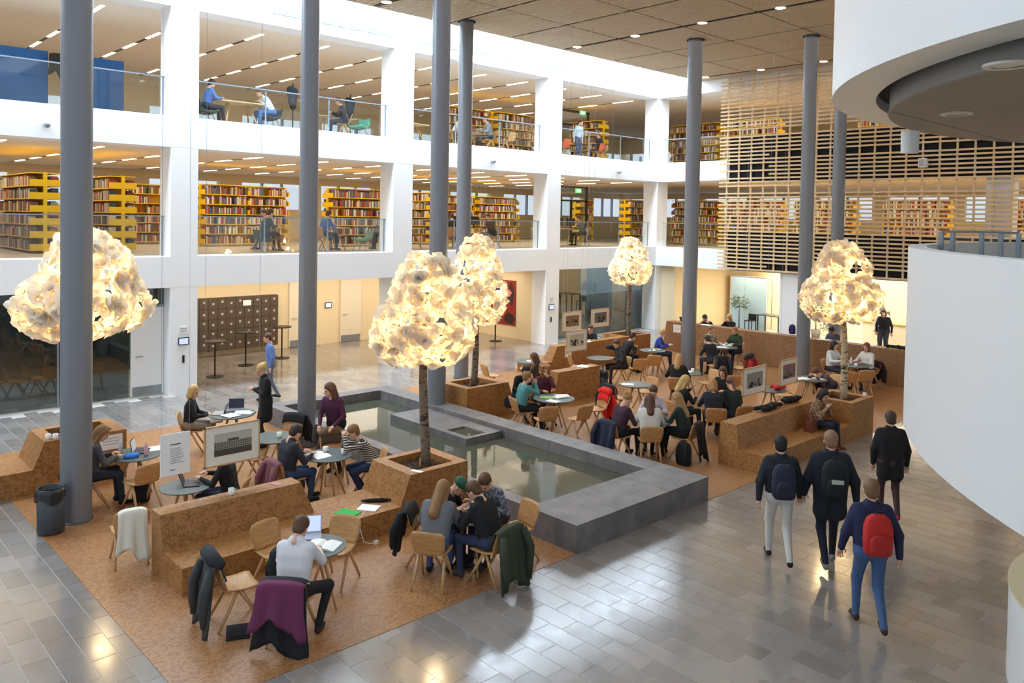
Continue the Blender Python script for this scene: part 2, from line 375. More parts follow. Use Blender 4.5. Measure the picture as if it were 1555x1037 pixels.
m=MB(); m.box(10.38,11.36,13.05,14.9,.19,.33); m.box(10.38,10.52,12.25,13.05,.19,.33); m.box(11.0,11.36,12.25,13.05,.19,.33); m.box(10.52,11.0,12.25,12.36,.19,.33); m.build('stone_island',POOLS,pool)
m=MB(); m.box(10.52,11.0,12.36,13.05,.19,.285); m.build('island_basin',WATER,pool)
# --- balustrades of the upper openings
for lev,nm in ((L2,'second'),(L3,'third')):
    ordn=['leftmost','second','third','rightmost']
    for k,(xa,xb) in enumerate(((1.6,7.825),(8.537,14.77),(15.52,21.79),(22.52,28.656))):
        t=thing('glass_balustrade',f'{ordn[k]} glass balustrade in the {nm} floor openings of the white wall','railing',(0,0,lev))
        n=3; w_=(xb-xa-.1)/n
        for q in range(n):
            m=MB(); m.box(xa+.05+q*w_+.02,xa+.05+(q+1)*w_-.02,21.60,21.612,.02,1.02); m.build('pane',GLASS,t)
        for q in range(n+1):
            m=MB(); m.box(xa+.05+q*w_-.02,xa+.05+q*w_+.02,21.61,21.63,0,1.05); m.build('post',BLUEGREY,t)
        m=MB(); m.box(xa,xb,21.59,21.635,1.03,1.06); m.build('handrail',BLUEGREY,t)
    t=thing('glass_balustrade',f'glass balustrade of the {nm} floor just right of the corner pillar','railing',(0,0,lev))
    m=MB(); m.box(29.0,29.012,17.9,21.1,.02,1.02); m.build('pane',GLASS,t); m=MB(); m.box(28.99,29.03,17.9,21.15,1.03,1.06); m.build('handrail',BLUEGREY,t)
# --- ground floor glazing and doors
def glazing(n,x0,x1,y,lab):
    m=MB(); m.box(x0,x1,y,y+.02,0.02,2.83); struct(f'window_{n}',m,SMOKE,lab)
glazing(3,1.6,6.95,21.62,'dark glass wall of the meeting room at left'); glazing(4,22.52,28.62,21.85,'dark glass wall left of the corner pillar')
b=MB()
for x in (1.6,3.6,5.3): b.box(x,x+.04,21.60,21.64,0,2.83)
b.box(6.95,7.83,21.60,21.66,2.3,2.36); struct('trim_2',b,BLUEGREY)
m=MB(); m.box(6.95,7.83,21.62,21.64,2.36,2.83); struct('window_5',m,SMOKE,'glass panel above the white door')
def door(n,x0,x1,y,h,lab,face=-1,mt=DOORW):
    m=MB(); m.box(x0,x1,y,y+.05,.02,h); d=struct(f'door_{n}',m,mt,lab)
    m=MB(); m.box(x0+.03,x1-.03,y-.008,y,.03,.26); m.build('kick_plate',STEEL,d)
    m=MB(); m.tube([(x0+.12,y-.05,1.05),(x0+.28,y-.05,1.05)],.012,8); m.tube([(x0+.12,y,1.05),(x0+.12,y-.05,1.05)],.012,8); m.build('handle',STEEL,d)
door(1,7.0,7.80,21.60,2.3,'white door in the dark glass wall',mt=whiteg)
door(2,13.9,14.95,26.29,2.35,'cream corridor door left of the grey column'); door(3,16.0,16.9,26.29,2.35,'cream corridor door right of the grey column'); door(4,17.9,18.8,26.29,2.35,'cream corridor door behind the lamp')
# ================================================================== BENCHES WITH PLANTERS
def planter(t,x0,x1,y0,y1,zt,lean=.18,side=-1,mt=OSBB,zs=.362):
    w_=.2; zi=zt-.12
    lx=(lean if side<0 else 0); rx=(lean if side>0 else 0)
    def ring(z0,z1,k0,k1):
        pass
    m=MB()
    o0=[(x0-lx,y0),(x1+rx,y0),(x1+rx,y1),(x0-lx,y1)]; o1=[(x0,y0),(x1,y0),(x1,y1),(x0,y1)]; i1=[(x0+w_,y0+.14),(x1-w_,y0+.14),(x1-w_,y1-.14),(x0+w_,y1-.14)]
    v=[(*p,0) for p in o0]+[(*p,zs) for p in o0]+[(*p,zt) for p in o1]+[(*p,zt) for p in i1]+[(*p,zi-.1) for p in i1]
    f=[]
    for k in range(4):
        q=(k+1)%4; f+=[(j+k,j+q,j+4+q,j+4+k) for j in (0,4,8,12)]
    m.add(v,f+[(3,2,1,0)]); m.build('planter_box',mt,t)
    m=MB(); nx,ny=12,9
    for i in range(nx+1):
        for j in range(ny+1): m.v.append((x0+w_+(x1-x0-2*w_)*i/nx,y0+.14+(y1-y0-.28)*j/ny,zi+random.uniform(-.02,.02)))
    m.f=[(i*(ny+1)+j,(i+1)*(ny+1)+j,(i+1)*(ny+1)+j+1,i*(ny+1)+j+1) for i in range(nx) for j in range(ny)]; m.m=[0]*len(m.f)
    for _ in range(140):
        x,y=random.uniform(x0+w_,x1-w_),random.uniform(y0+.15,y1-.15); a=random.uniform(0,PI); l,d=.035,.014
        ca,sa=math.cos(a),math.sin(a); m.add([(x+ca*l-sa*d,y+sa*l+ca*d,zi+.03),(x-ca*l-sa*d,y-sa*l+ca*d,zi+.02),(x-ca*l+sa*d,y-sa*l-ca*d,zi+.03),(x+ca*l+sa*d,y+sa*l-ca*d,zi+.035)],[(0,1,2,3)])
    m.build('bark_mulch',SOIL,t,kind='stuff'); return zi
# near bench
t=thing('planter_bench','nearest chipboard step bench joined to a planter box by the pool','bench')
m=MB(); m.box(3.83,7.13,9.93,10.98,0,.362); m.build('seat_block',OSBB,t)
m=MB(); m.hexa([(3.83,10.58,.362),(6.03,10.58,.362),(6.03,10.98,.362),(3.83,10.98,.362)],[(3.83,10.68,.822),(5.86,10.68,.822),(5.86,10.98,.822),(3.83,10.98,.822)]); m.build('backrest_block',OSBB,t)
planter(t,7.31,8.46,9.93,10.98,.81)
# left bench with planter
t=thing('planter_bench','chipboard bench with planter behind the left steel column','bench')
m=MB(); m.box(.2,3.36,15.18,16.2,0,.42); m.build('seat_block',OSBB,t); planter(t,3.54,4.85,15.18,16.2,.87,zs=.42)
# bench beyond the pool (its seat faces the white wall)
t=thing('planter_bench','chipboard bench and planter just beyond the far pool rim','bench')
m=MB(); m.box(13.46,16.70,14.12,15.15,0,.37); m.build('seat_block',OSBB,t)
m=MB(); m.hexa([(14.95,14.12,.37),(16.70,14.12,.37),(16.70,14.55,.37),(14.95,14.55,.37)],[(15.06,14.12,.825),(16.68,14.12,.825),(16.68,14.44,.825),(15.06,14.44,.825)]); m.build('backrest_block',OSBB,t)
planter(t,11.97,13.28,14.12,15.15,.81,side=1,zs=.37)
# far bench near the corner
t=thing('planter_bench','farthest chipboard bench and planter, before the dark glass','bench')
m=MB(); m.box(17.4,21.32,17.05,18.1,0,.37); m.build('seat_block',OSBB,t)
m=MB(); m.hexa([(17.85,17.05,.37),(21.32,17.05,.37),(21.32,17.45,.37),(17.85,17.45,.37)],[(18.1,17.05,.825),(21.5,17.05,.825),(21.5,17.36,.825),(18.1,17.36,.825)]); m.build('backrest_block',OSBB,t)
planter(t,21.5,22.85,17.05,18.1,.82)
# right bench
t=thing('planter_bench','chipboard bench and planter at right, facing the stone walkway','bench')
m=MB(); m.box(13.85,17.62,7.62,8.62,0,.362); m.build('seat_block',OSBB,t)
m=MB(); m.hexa([(13.85,8.17,.362),(17.65,8.17,.362),(17.65,8.62,.362),(13.85,8.62,.362)],[(13.9,8.27,.83),(17.65,8.27,.83),(17.65,8.62,.83),(13.9,8.62,.83)]); m.build('backrest_block',OSBB,t)
planter(t,17.62,18.75,7.62,8.65,.82,lean=.0)
# long wall
t=thing('chipboard_wall','long chest-high chipboard wall dividing cafe from seating area','low wall')
m=MB(); m.prism([(17.72,0),(17.53,1.1),(4,1.1),(4,0)],'x',24.45,24.85); m.build('wall_body',OSBW,t)
m=MB(); m.box(25.2,25.65,4,17.5,0,.60); m.build('rear_seat',OSBW,t)
# ================================================================== CHAIRS, TABLES
def shell(x0,x1,y,f,th=.014,nx=8,ny=8,edge=.06):
    m=MB(); top=[];bot=[]
    for i in range(nx+1):
        for j in range(ny+1):
            u,vv=i/nx,-1+2*j/ny
            p,nrm=f(u,vv); top.append(p); bot.append(tuple(p[k]-nrm[k]*th for k in range(3)))
    N=(nx+1)*(ny+1); q=lambda i,j:i*(ny+1)+j
    fs=[(q(i,j),q(i+1,j),q(i+1,j+1),q(i,j+1)) for i in range(nx) for j in range(ny)]; fb=[tuple(N+k for k in f_[::-1]) for f_ in fs]
    ed=[q(i,0) for i in range(nx+1)]+[q(nx,j) for j in range(1,ny+1)]+[q(i,ny) for i in range(nx-1,-1,-1)]+[q(0,j) for j in range(ny-1,0,-1)]
    fe=[(ed[k],N+ed[k],N+ed[(k+1)%len(ed)],ed[(k+1)%len(ed)]) for k in range(len(ed))]
    m.add(top+bot,fs+fb+fe); return m
def rnd(u,vv,w_,c=.12):   # rounded corner width
    e=max(0,(u-(1-c))/c); return w_*math.sqrt(max(.0,1-(.55*e)**2)) if e>0 else w_
def make_chair():
    t=thing('oak_chair','','chair')
    def seat(u,vv):
        x=.20-.40*u; w_=.225*(1-.16*u*u)*(1-.10*max(0,(.15-u)/.15)**2); z=.455-.02*math.sin(PI*u)+.015*vv*vv-.012*max(0,(.15-u)/.15)
        return (x,w_*vv,z),(0,0,1)
    shell(0,1,.2,seat).build('seat',OAK,t,True)
    def back(u,vv):
        x=-.19-.045*math.sin(u*1.2)-.06*u+.03*vv*vv; w_=rnd(u,vv,.19+.035*min(1,u*2.2)); z=.45+.335*u-.01*vv*vv*u
        return (x,w_*vv,z),(1,0,.15)
    shell(0,1,.2,back).build('backrest',OAK,t,True)
    for s in (-1,1):
        for xe,rz in ((.235,1),(-.27,-1)):
            m=MB(); m.tube([(-.03+.012*rz,s*.165,.435),((-.03+xe)/2+.0,s*.185,.22),(xe,s*.205,0)],[.020,.021,.015],8); m.build('leg',OAKL,t,True)
    m=MB(); m.tube([(-.03,-.175,.425),(-.03,.175,.425)],.014,8); m.build('crossbar',OAKL,t); return t
chair0=make_chair(); CH={'n':0}
def chair(x,y,deg,label,z=0):
    if CH['n']==0: chair0.location=(x,y,z+.007); chair0.rotation_euler=(0,0,math.radians(deg)); chair0['label']=label; o=chair0; o['group']='oak chairs of the atrium'
    else: o=dup(chair0,(x,y,z+(.007 if z==0 else 0)),math.radians(deg),label,'oak chairs of the atrium')
    CH['n']+=1; return o
def table(x,y,r,label,h=.74,rot=0,z=0,nl=4):
    t=thing('round_table',label,'table',(x,y,z+(.007 if z==0 else 0)),math.radians(rot),'round grey tables')
    m=MB(); m.lathe([(r-.02,h-.025),(r,h-.012),(r,h-.002),(r-.004,h)],40); m.disc(r-.004,h,40); m.add([((r-.02)*math.cos(-2*PI*i/40),(r-.02)*math.sin(-2*PI*i/40),h-.025) for i in range(40)],[tuple(range(40))]); m.build('table_top',TOPM,t)
    for k in range(nl):
        a=2*PI*k/nl+.4; m=MB(); m.tube([(.07*math.cos(a+.5),.07*math.sin(a+.5),h-.025),(.8*r*math.cos(a),.8*r*math.sin(a),0)],[.022,.015],8); m.build('leg',OAKL,t,True)
    m=MB(); m.lathe([(.0,h-.06),(.12,h-.06),(.12,h-.026),(0,h-.026)],16); m.build('hub',OAKL,t); return t
T=[(4.59,13.94,.43,'round grey table beside the left steel column, blue cloth on it'),(4.60,11.82,.36,'round grey table behind the hanging text panel, dark laptop on it'),
 (6.99,15.58,.47,'round grey table crowded with laptops and papers near the left wall'),(6.84,13.42,.42,'round grey table with one mug, right of the large hanging picture'),
 (7.0,11.85,.40,'round grey table with an open book, before the grey column'),(4.95,8.66,.38,'round grey table before the man in the white shirt'),
 (7.08,8.2,.38,'round grey table with plates, beside the pool corner'),(13.09,12.41,.47,'round grey table with green sheet beyond the pool rim'),
 (15.96,16.12,.40,'empty round grey table behind the bench beyond the pool'),(17.95,15.19,.40,'empty round grey table right of the bench beyond the pool'),
 (20.34,15.08,.40,'round table with yellow plates left of the far column'),(15.78,12.2,.40,'round grey table with a sheet of paper amid empty chairs'),
 (13.25,9.75,.40,'round grey table among four people at the pool corner'),(18.06,12.28,.40,'round table with white tray beside the far column base'),
 (22.76,14.04,.42,'round table before the long chipboard wall, papers on it'),(15.9,9.95,.42,'round table behind the right bench, hemmed in by people'),
 (19.96,9.75,.42,'round table where a person is slumped asleep'),(22.89,9.9,.42,'round table beyond the pale birch trunk'),(17.9,9.75,.40,'round table with candle and red cloth behind hanging pictures')]
for k,(x,y,r,l) in enumerate(T): table(x,y,r,l,rot=37*k,nl=4 if k%3 else 3)
CHL=[(4.50,13.38,100,'empty oak chair with its back to the viewer, left table'),(3.92,13.95,-8,'oak chair with fur and pink scarf by the left column'),
 (3.70,11.47,80,'oak chair with a white jacket behind the near bench end'),(4.86,9.45,-78,'empty oak chair against the near bench, left of the man'),
 (5.48,9.05,-150,'empty oak chair right of the white-shirted man'),(4.10,8.95,-8,'oak chair buried under a dark grey coat'),(4.40,8.17,42,'oak chair with a purple sweater over its back'),
 (6.40,8.18,35,'oak chair in the foreground under the long-haired woman'),(7.02,7.74,100,'oak chair under the olive green coat'),(7.72,8.02,170,'empty oak chair between the table and the pool rim'),
 (6.75,8.72,-50,'oak chair under the person in the green cap'),
 (12.42,12.02,62,'left of two empty oak chairs turned to the pool'),(13.02,11.62,85,'right of two empty oak chairs turned to the pool'),(13.98,11.95,165,'oak chair with a red bag beyond the pool'),
 (12.55,12.85,-20,'oak chair under the person in teal'),(13.45,13.15,-110,'oak chair under the curly-haired person in maroon'),
 (16.42,12.38,170,'empty oak chair right of the paper-topped table'),(15.28,12.35,-10,'oak chair hung with a black coat'),
 (12.85,9.55,45,'oak chair under the person in the white sweater'),(13.55,9.22,100,'oak chair under the long-haired blonde, backpack behind it'),(12.58,10.15,-5,'oak chair under the person in the dark plum sweater'),
 (13.95,10.2,-150,'oak chair on the far side of the pool-corner table'),
 (18.35,14.75,150,'oak chair under the person with a hand on the head'),(17.6,15.75,-60,'empty oak chair behind the far empty table'),(18.75,14.45,60,'empty oak stool-like chair near the far floor centre'),
 (19.62,14.55,50,'empty oak chair before the yellow plates'),(20.9,15.35,190,'empty oak chair left of the far column'),(17.35,12.05,30,'oak chair under the blonde in black, back to us'),
 (18.6,11.95,165,'empty oak chair near the white tray'),(21.0,13.2,60,'oak chair hung with a dark checked coat'),(21.3,12.6,100,'empty oak chair below the red coats'),
 (18.7,11.4,60,'empty oak chair right of the far column, back to us'),(22.95,14.75,-100,'oak chair under the person in the patterned top'),(23.5,14.1,180,'oak chair under the person in the green jacket'),
 (15.2,9.55,35,'oak chair under the blonde in navy, back to us'),(15.75,9.35,70,'oak chair half hidden by the right bench'),(15.05,10.35,-20,'oak chair under the blonde holding a phone'),(16.9,10.35,190,'oak chair under the person in black facing left'),
 (22.35,9.42,50,'empty oak chair right of the birch trunk, back to us'),(21.8,9.6,35,'oak chair behind the birch trunk'),(23.55,9.75,165,'oak chair under the person in white at right'),(23.0,10.55,-95,'oak chair under the person behind the birch'),
 (20.6,9.5,165,'oak chair under the slumped sleeper'),(18.9,9.9,150,'empty oak chair below the right hanging picture'),
 (14.75,16.35,-15,'empty oak chair on the walkway side, beyond the second lamp'),
 (6.42,13.45,5,'empty oak chair below the large hanging picture'),(6.35,15.95,-30,'oak chair under the blonde with a laptop'),(7.62,14.45,-150,'oak chair with black coat near the pool back corner'),
 (6.38,12.0,0,'oak chair under the person reading in navy'),(7.62,11.55,155,'oak chair under the person in stripes'),(7.55,12.55,-110,'oak chair with a brown fur bag before the column'),(5.22,11.68,140,'oak chair under the person in black with a laptop')]
for c in CHL: chair(*c)
# tall black standing tables
def bar(x,y,label):
    t=thing('standing_table',label,'table',(x,y,0),0,'black standing tables')
    m=MB(); m.lathe([(0,1.03),(.3,1.03),(.3,1.06),(0,1.06)],28); m.build('table_top',DMET,t); m=MB(); m.tube([(0,0.02,0),(0,0.02,1.03)],.025,10); m.build('pole',DMET,t); m=MB(); m.lathe([(.25,0),(.25,.015),(.03,.03)],28); m.build('base',DMET,t)
for x,y,l in ((9.76,22.9,'black standing table nearest the left pillar'),(11.24,24.05,'middle black standing table before the lockers'),(12.73,24.55,'black standing table at the right end of the lockers'),(20.91,23.0,'black standing table under the red painting'),(17.16,23.3,'black standing table behind the second white pillar')): bar(x,y,l)
# ================================================================== TREE LAMPS
pt=MB(); nr,na=3,12
for i in range(nr+1):
    for j in range(na):
        a=2*PI*j/na; r=.108*i/nr*(1+.12*math.sin(3*a)); pt.v.append((r*math.cos(a),r*math.sin(a),.5*r*r/.108+ (.012*math.sin(2*a+1) if i==nr else 0)))
pt.f=[((i)*na+j,(i)*na+(j+1)%na,(i+1)*na+(j+1)%na,(i+1)*na+j) for i in range(1,nr) for j in range(na)]+[tuple(na+j for j in range(na))]; pt.m=[0]*len(pt.f)
PTM=pt.mesh('petal',PETAL,True)
def tree_lamp(x,y,z0,ctop,cbot,rad,label,bark,npet,lean=(0,0),power=95,zt=.70):
    t=thing('tree_lamp',label,'lamp',(x,y,0))
    zc=(ctop+cbot)/2; pts=[];rs=[]
    for k in range(9):
        q=k/8; pts.append((lean[0]*q+.03*math.sin(5*q+x),lean[1]*q+.03*math.cos(4*q+y)-.03,z0+(zc+.3-z0)*q)); rs.append(.085-.03*q)
    m=MB(); m.tube(pts,rs,12); m.build('trunk',bark,t,True)
    m=MB(); m.tube([(-.1,-.05,z0),(-.1,-.05,z0+.25)],.012,6); m.build('stake',OAKL,t)
    hz=(ctop-cbot)/2
    blobs=[]  # irregular lobes
    lobes=[(0,0,.58,.44),(.06,-.03,.22,.62),(.42,.08,-.36,.56),(-.42,-.04,-.38,.56),(.02,.42,-.42,.54),(-.04,-.42,-.36,.56),(0,0,-.2,.7)]
    cnt=0; tries=0; rest=MB()
    while cnt<npet and tries<20000:
        tries+=1; lx,ly,lz,lr=lobes[tries%len(lobes)]
        d=Vector(rng.normal(size=3)).normalized(); p=Vector((lx*rad,ly*rad,lz*hz))+Vector((d.x*lr*rad,d.y*lr*rad,d.z*lr*hz*.95))
        if any(((p.x-a*rad)/(q*rad))**2+((p.y-b_*rad)/(q*rad))**2+((p.z-c*hz)/(q*hz*.95))**2<.86 for a,b_,c,q in lobes): continue
        nrm=(d+.55*Vector(rng.normal(size=3))*.6).normalized()
        qt=nrm.to_track_quat('Z','Y'); s=random.uniform(.75,1.2)*rad/.9; lc=Vector((p.x+lean[0],p.y+lean[1],zc+p.z)); cnt+=1
        if cnt<=260: o=link('petal',PTM,t); o.rotation_mode='QUATERNION'; o.rotation_quaternion=qt; o.location=lc; o.scale=(s,s,s)
        else: rest.add([lc+qt@(Vector(v)*s) for v in pt.v],pt.f)
    if rest.v: rest.build('inner_petals',PETAL,t,True,'stuff')
    if 1:
        pass
    for lx,ly,lz,lr in lobes:
        m=MB(); 
        for k in range(1): m.lathe([(.0,-.05),(.045,-.02),(.045,.02),(0,.05)],10,(lx*rad+lean[0],ly*rad+lean[1],zc+lz*hz))
        m.build('bulb',BULB,t,True)
    for (lx,ly,lz) in ((.2,-.2,-.25),(-.2,.2,.1)):
        l=bpy.data.lights.new('lamp_glow','POINT'); l.energy=power/2; l.color=(1,.72,.36); l.shadow_soft_size=.12; o=bpy.data.objects.new('lamp_glow',l); C.objects.link(o); o.parent=t; o.location=(lx*rad+lean[0],ly*rad+lean[1],zc+lz*hz)
tree_lamp(7.98,10.50,.6,4.14,2.35,.93,'largest glowing paper-petal tree lamp, in the near bench planter',BIRCHD,480,(.06,.08))
tree_lamp(12.6,14.68,.62,4.33,2.15,.86,'glowing petal tree lamp in the planter beyond the pool',BIRCHD,430,(.12,.05))
tree_lamp(22.35,17.62,.62,4.15,2.5,.82,'small far glowing petal tree lamp before the corner pillar',BIRCHD,360,(.05,.05))
tree_lamp(18.25,8.14,.62,4.33,2.5,.92,'glowing petal tree lamp on a pale birch trunk at right',BIRCH,460,(-.02,.10))
tree_lamp(4.30,15.70,.65,4.38,2.52,1.12,'glowing petal tree lamp half hidden by the left steel column',BIRCHD,520,(0,0))
# ================================================================== PEOPLE (smooth-union bodies)
def rc(a,b,r1,r2,m,k=.04): return ('c',np.array(a,float),np.array(b,float),r1,r2,m,k)
def el(c,r,m,k=.02): return ('e',np.array(c,float),np.array(r,float),0,0,m,k)
def pd(p,X):
    if p[0]=='c' :
        ba=p[2]-p[1]; pa=X-p[1]; t=np.clip((pa@ba)/max(ba@ba,1e-9),0,1); return np.linalg.norm(pa-t[...,None]*ba,axis=-1)-(p[3]+(p[4]-p[3])*t)
    q=X-p[1]; k0=np.linalg.norm(q/p[2],axis=-1); k1=np.linalg.norm(q/p[2]**2,axis=-1)+1e-9; return k0*(k0-1)/k1
def bounds(p,pad):
    if p[0]=='c': r=max(p[3],p[4]); return np.minimum(p[1],p[2])-r-pad,np.maximum(p[1],p[2])+r+pad
    return p[1]-p[2]-pad,p[1]+p[2]+pad
CORN=np.array([[i,j,k] for i in (0,1) for j in (0,1) for k in (0,1)]); EDG=[(a,b) for a in range(8) for b in range(a+1,8) if np.abs(CORN[a]-CORN[b]).sum()==1]
def sdf_mesh(prims,h,subs=()):
    bb=[bounds(p,3*h+.02) for p in prims]; lo=np.min([b[0] for b in bb],0); hi=np.max([b[1] for b in bb],0)
    n=np.ceil((hi-lo)/h).astype(int)+1; F=np.full(n,.3)
    ax=[lo[i]+h*np.arange(n[i]) for i in range(3)]
    def blk(p,pad):
        a,b=bounds(p,pad); i0=np.clip(np.floor((a-lo)/h).astype(int),0,n); i1=np.clip(np.ceil((b-lo)/h).astype(int)+1,0,n)
        sl=tuple(slice(i0[i],i1[i]) for i in range(3)); G=np.stack(np.meshgrid(*[ax[i][sl[i]] for i in range(3)],indexing='ij'),-1); return sl,G
    for p in prims:
        sl,G=blk(p,p[6]+2.5*h)
        if G.size==0: continue
        d=pd(p,G); f=F[sl]; k=p[6]; t=np.clip(.5+.5*(f-d)/k,0,1); F[sl]=f+(d-f)*t-k*t*(1-t)
    for p in subs:
        sl,G=blk(p,3*h)
        if G.size: F[sl]=np.maximum(F[sl],-pd(p,G))
    S=F<0; c=sum(S[a:n[0]-1+a,b:n[1]-1+b,d:n[2]-1+d].astype(int) for a,b,d in CORN); M=(c>0)&(c<8)
    idx=np.argwhere(M); vid=np.full(M.shape,-1); vid[M]=np.arange(len(idx))
    V=np.stack([F[tuple((idx+o).T)] for o in CORN],1); pos=np.zeros((len(idx),3)); cnt=np.zeros(len(idx))
    for a,b in EDG:
        cr=(V[:,a]<0)!=(V[:,b]<0); t=np.where(cr,V[:,a]/np.where(cr,V[:,a]-V[:,b],1),0); pos+=cr[:,None]*(CORN[a]+t[:,None]*(CORN[b]-CORN[a])); cnt+=cr
    verts=lo+h*(idx+pos/cnt[:,None]); faces=[]
    for a in range(3):
        u,v=(a+1)%3,(a+2)%3
        s0=[slice(1,-1)]*3; s1=[slice(1,-1)]*3; s0[a]=slice(0,-1); s1[a]=slice(1,None)
        A,B=S[tuple(s0)],S[tuple(s1)]; e=np.argwhere(A!=B); 
        if len(e)==0: continue
        inside=A[tuple(e.T)]; e=e.copy(); e[:,u]+=1; e[:,v]+=1
        def cell(du,dv): q=e.copy(); q[:,u]+=du; q[:,v]+=dv; return vid[tuple(q.T)]
        Q=np.stack([cell(-1,-1),cell(0,-1),cell(0,0),cell(-1,0)],1); Q[~inside]=Q[~inside][:,::-1]; faces.append(Q)
    faces=np.concatenate(faces); faces=faces[(faces>=0).all(1)]
    ctr=verts[faces].mean(1); D=np.stack([pd(p,ctr) for p in prims],1); m=np.array([p[5] for p in prims])[D.argmin(1)]
    return verts,faces,m
SK,TOP,LEG,SHO,EYE,LIP=0,1,2,3,4,5
def head_proto():
    P=[el((-.012,0,.03),(.096,.077,.092),SK),el((.02,0,-.03),(.074,.06,.085),SK),el((.045,0,-.088),(.042,.042,.03),SK),rc((.086,0,.006),(.104,0,-.03),.008,.013,SK,.01),
       el((0,.078,-.012),(.018,.01,.03),SK,.01),el((0,-.078,-.012),(.018,.01,.03),SK,.01),rc((.080,-.03,.02),(.080,.03,.02),.012,.012,SK,.012),
       rc((.084,-.017,-.064),(.084,.017,-.064),.009,.009,LIP,.008),el((.082,.03,.002),(.012,.015,.009),EYE,.004),el((.082,-.03,.002),(.012,.015,.009),EYE,.004),rc((-.02,0,-.06),(-.035,0,-.17),.052,.056,SK,.03)]
    return sdf_mesh(P,.0105)
HEAD=head_proto()
def hand_proto():
    P=[rc((0,0,0),(.05,0,0),.026,.03,SK,.012),rc((.045,-.022,0),(.075,.022,0),.022,.022,SK,.012)]
    for i,(y,l) in enumerate(((.03,.062),(.010,.072),(-.010,.068),(-.03,.052))):
        a=np.array((.075,y,0)); b=a+np.array((l*.5,y*.15,-.006)); c=b+np.array((l*.42,0,-.022)); P+=[rc(a,b,.0095,.009,SK,.004),rc(b,c,.009,.0075,SK,.004)]
    P+=[rc((.015,.028,0),(.045,.055,-.01),.012,.0105,SK,.006),rc((.045,.055,-.01),(.072,.062,-.02),.0105,.008,SK,.004)]
    return sdf_mesh(P,.0068)
HAND=hand_proto()
HAIRS={}
def hair_mesh(style):
    if style in HAIRS: return HAIRS[style]
    P=[el((-.022,0,.045),(.104,.089,.096),0,.02)]; S=[el((.105,0,-.035),(.085,.09,.085),0)]
    if style in('long','verylong'):
        q=-.36 if style=='verylong' else -.25
        P+=[rc((-.06,0,0),(-.085,0,q),.08,.075,0,.04),rc((-.01,.07,.02),(-.03,.085,q+.05),.038,.03,0,.03),rc((-.01,-.07,.02),(-.03,-.085,q+.05),.038,.03,0,.03)]
    elif style=='bob': P+=[rc((-.04,0,-.02),(-.05,0,-.1),.088,.085,0,.04),rc((.0,.07,.0),(.0,.075,-.1),.03,.03,0,.02),rc((.0,-.07,.0),(.0,-.075,-.1),.03,.03,0,.02)]
    elif style=='bun': P+=[el((-.1,0,.09),(.048,.048,.045),0,.02)]
    elif style=='pony': P+=[rc((-.11,0,.05),(-.15,0,-.16),.035,.022,0,.02)]
    elif style=='curly':
        P+=[rc((-.03,0,0),(-.04,0,-.12),.1,.1,0,.04)]+[el((-.03+.11*math.cos(a),.105*math.sin(a),z),(.038,)*3,0,.02) for z in (.1,.03,-.06) for a in np.linspace(.9,5.4,8)]
    elif style=='cap': P=[el((-.015,0,.055),(.108,.09,.085),0,.01),rc((.085,-.03,.045),(.15,-.02,.03),.02,.016,0,.03),rc((.085,.03,.045),(.15,.02,.03),.02,.016,0,.03)]; S=[el((.06,0,-.05),(.2,.2,.075),0)]
    else: P+=[el((-.05,0,-.02),(.065,.078,.075),0,.02)]
    v,f,_=sdf_mesh(P,.0115,S); me=bpy.data.meshes.new('hair'); me.from_pydata(v.tolist(),[],f.tolist()); me.materials.append(BLK); me.polygons.foreach_set('use_smooth',[True]*len(f)); HAIRS[style]=me; return me
SKIN=mat('skin_light','d9a88c',.55); SKIND=mat('skin_dark','6b4630',.55); EYEM=mat('eye_dark','2a211d',.3); LIPM=mat('lip','b0675c',.5)
def Rm(yaw,pitch,roll=0): return np.array(Matrix.Rotation(yaw,3,'Z')@Matrix.Rotation(pitch,3,'Y')@Matrix.Rotation(roll,3,'X'))
def ik(S,T,l1,l2,hint):
    d=T-S; L=np.linalg.norm(d); 
    if L>(l1+l2)*.98: T=S+d/L*(l1+l2)*.98; d=T-S; L=np.linalg.norm(d)
    L=max(L,.12); a=(l1*l1-l2*l2+L*L)/(2*L); hh=math.sqrt(max(l1*l1-a*a,1e-4)); u=d/np.linalg.norm(d); p=hint-u*(hint@u); p/=np.linalg.norm(p); return S+u*a+p*hh,T
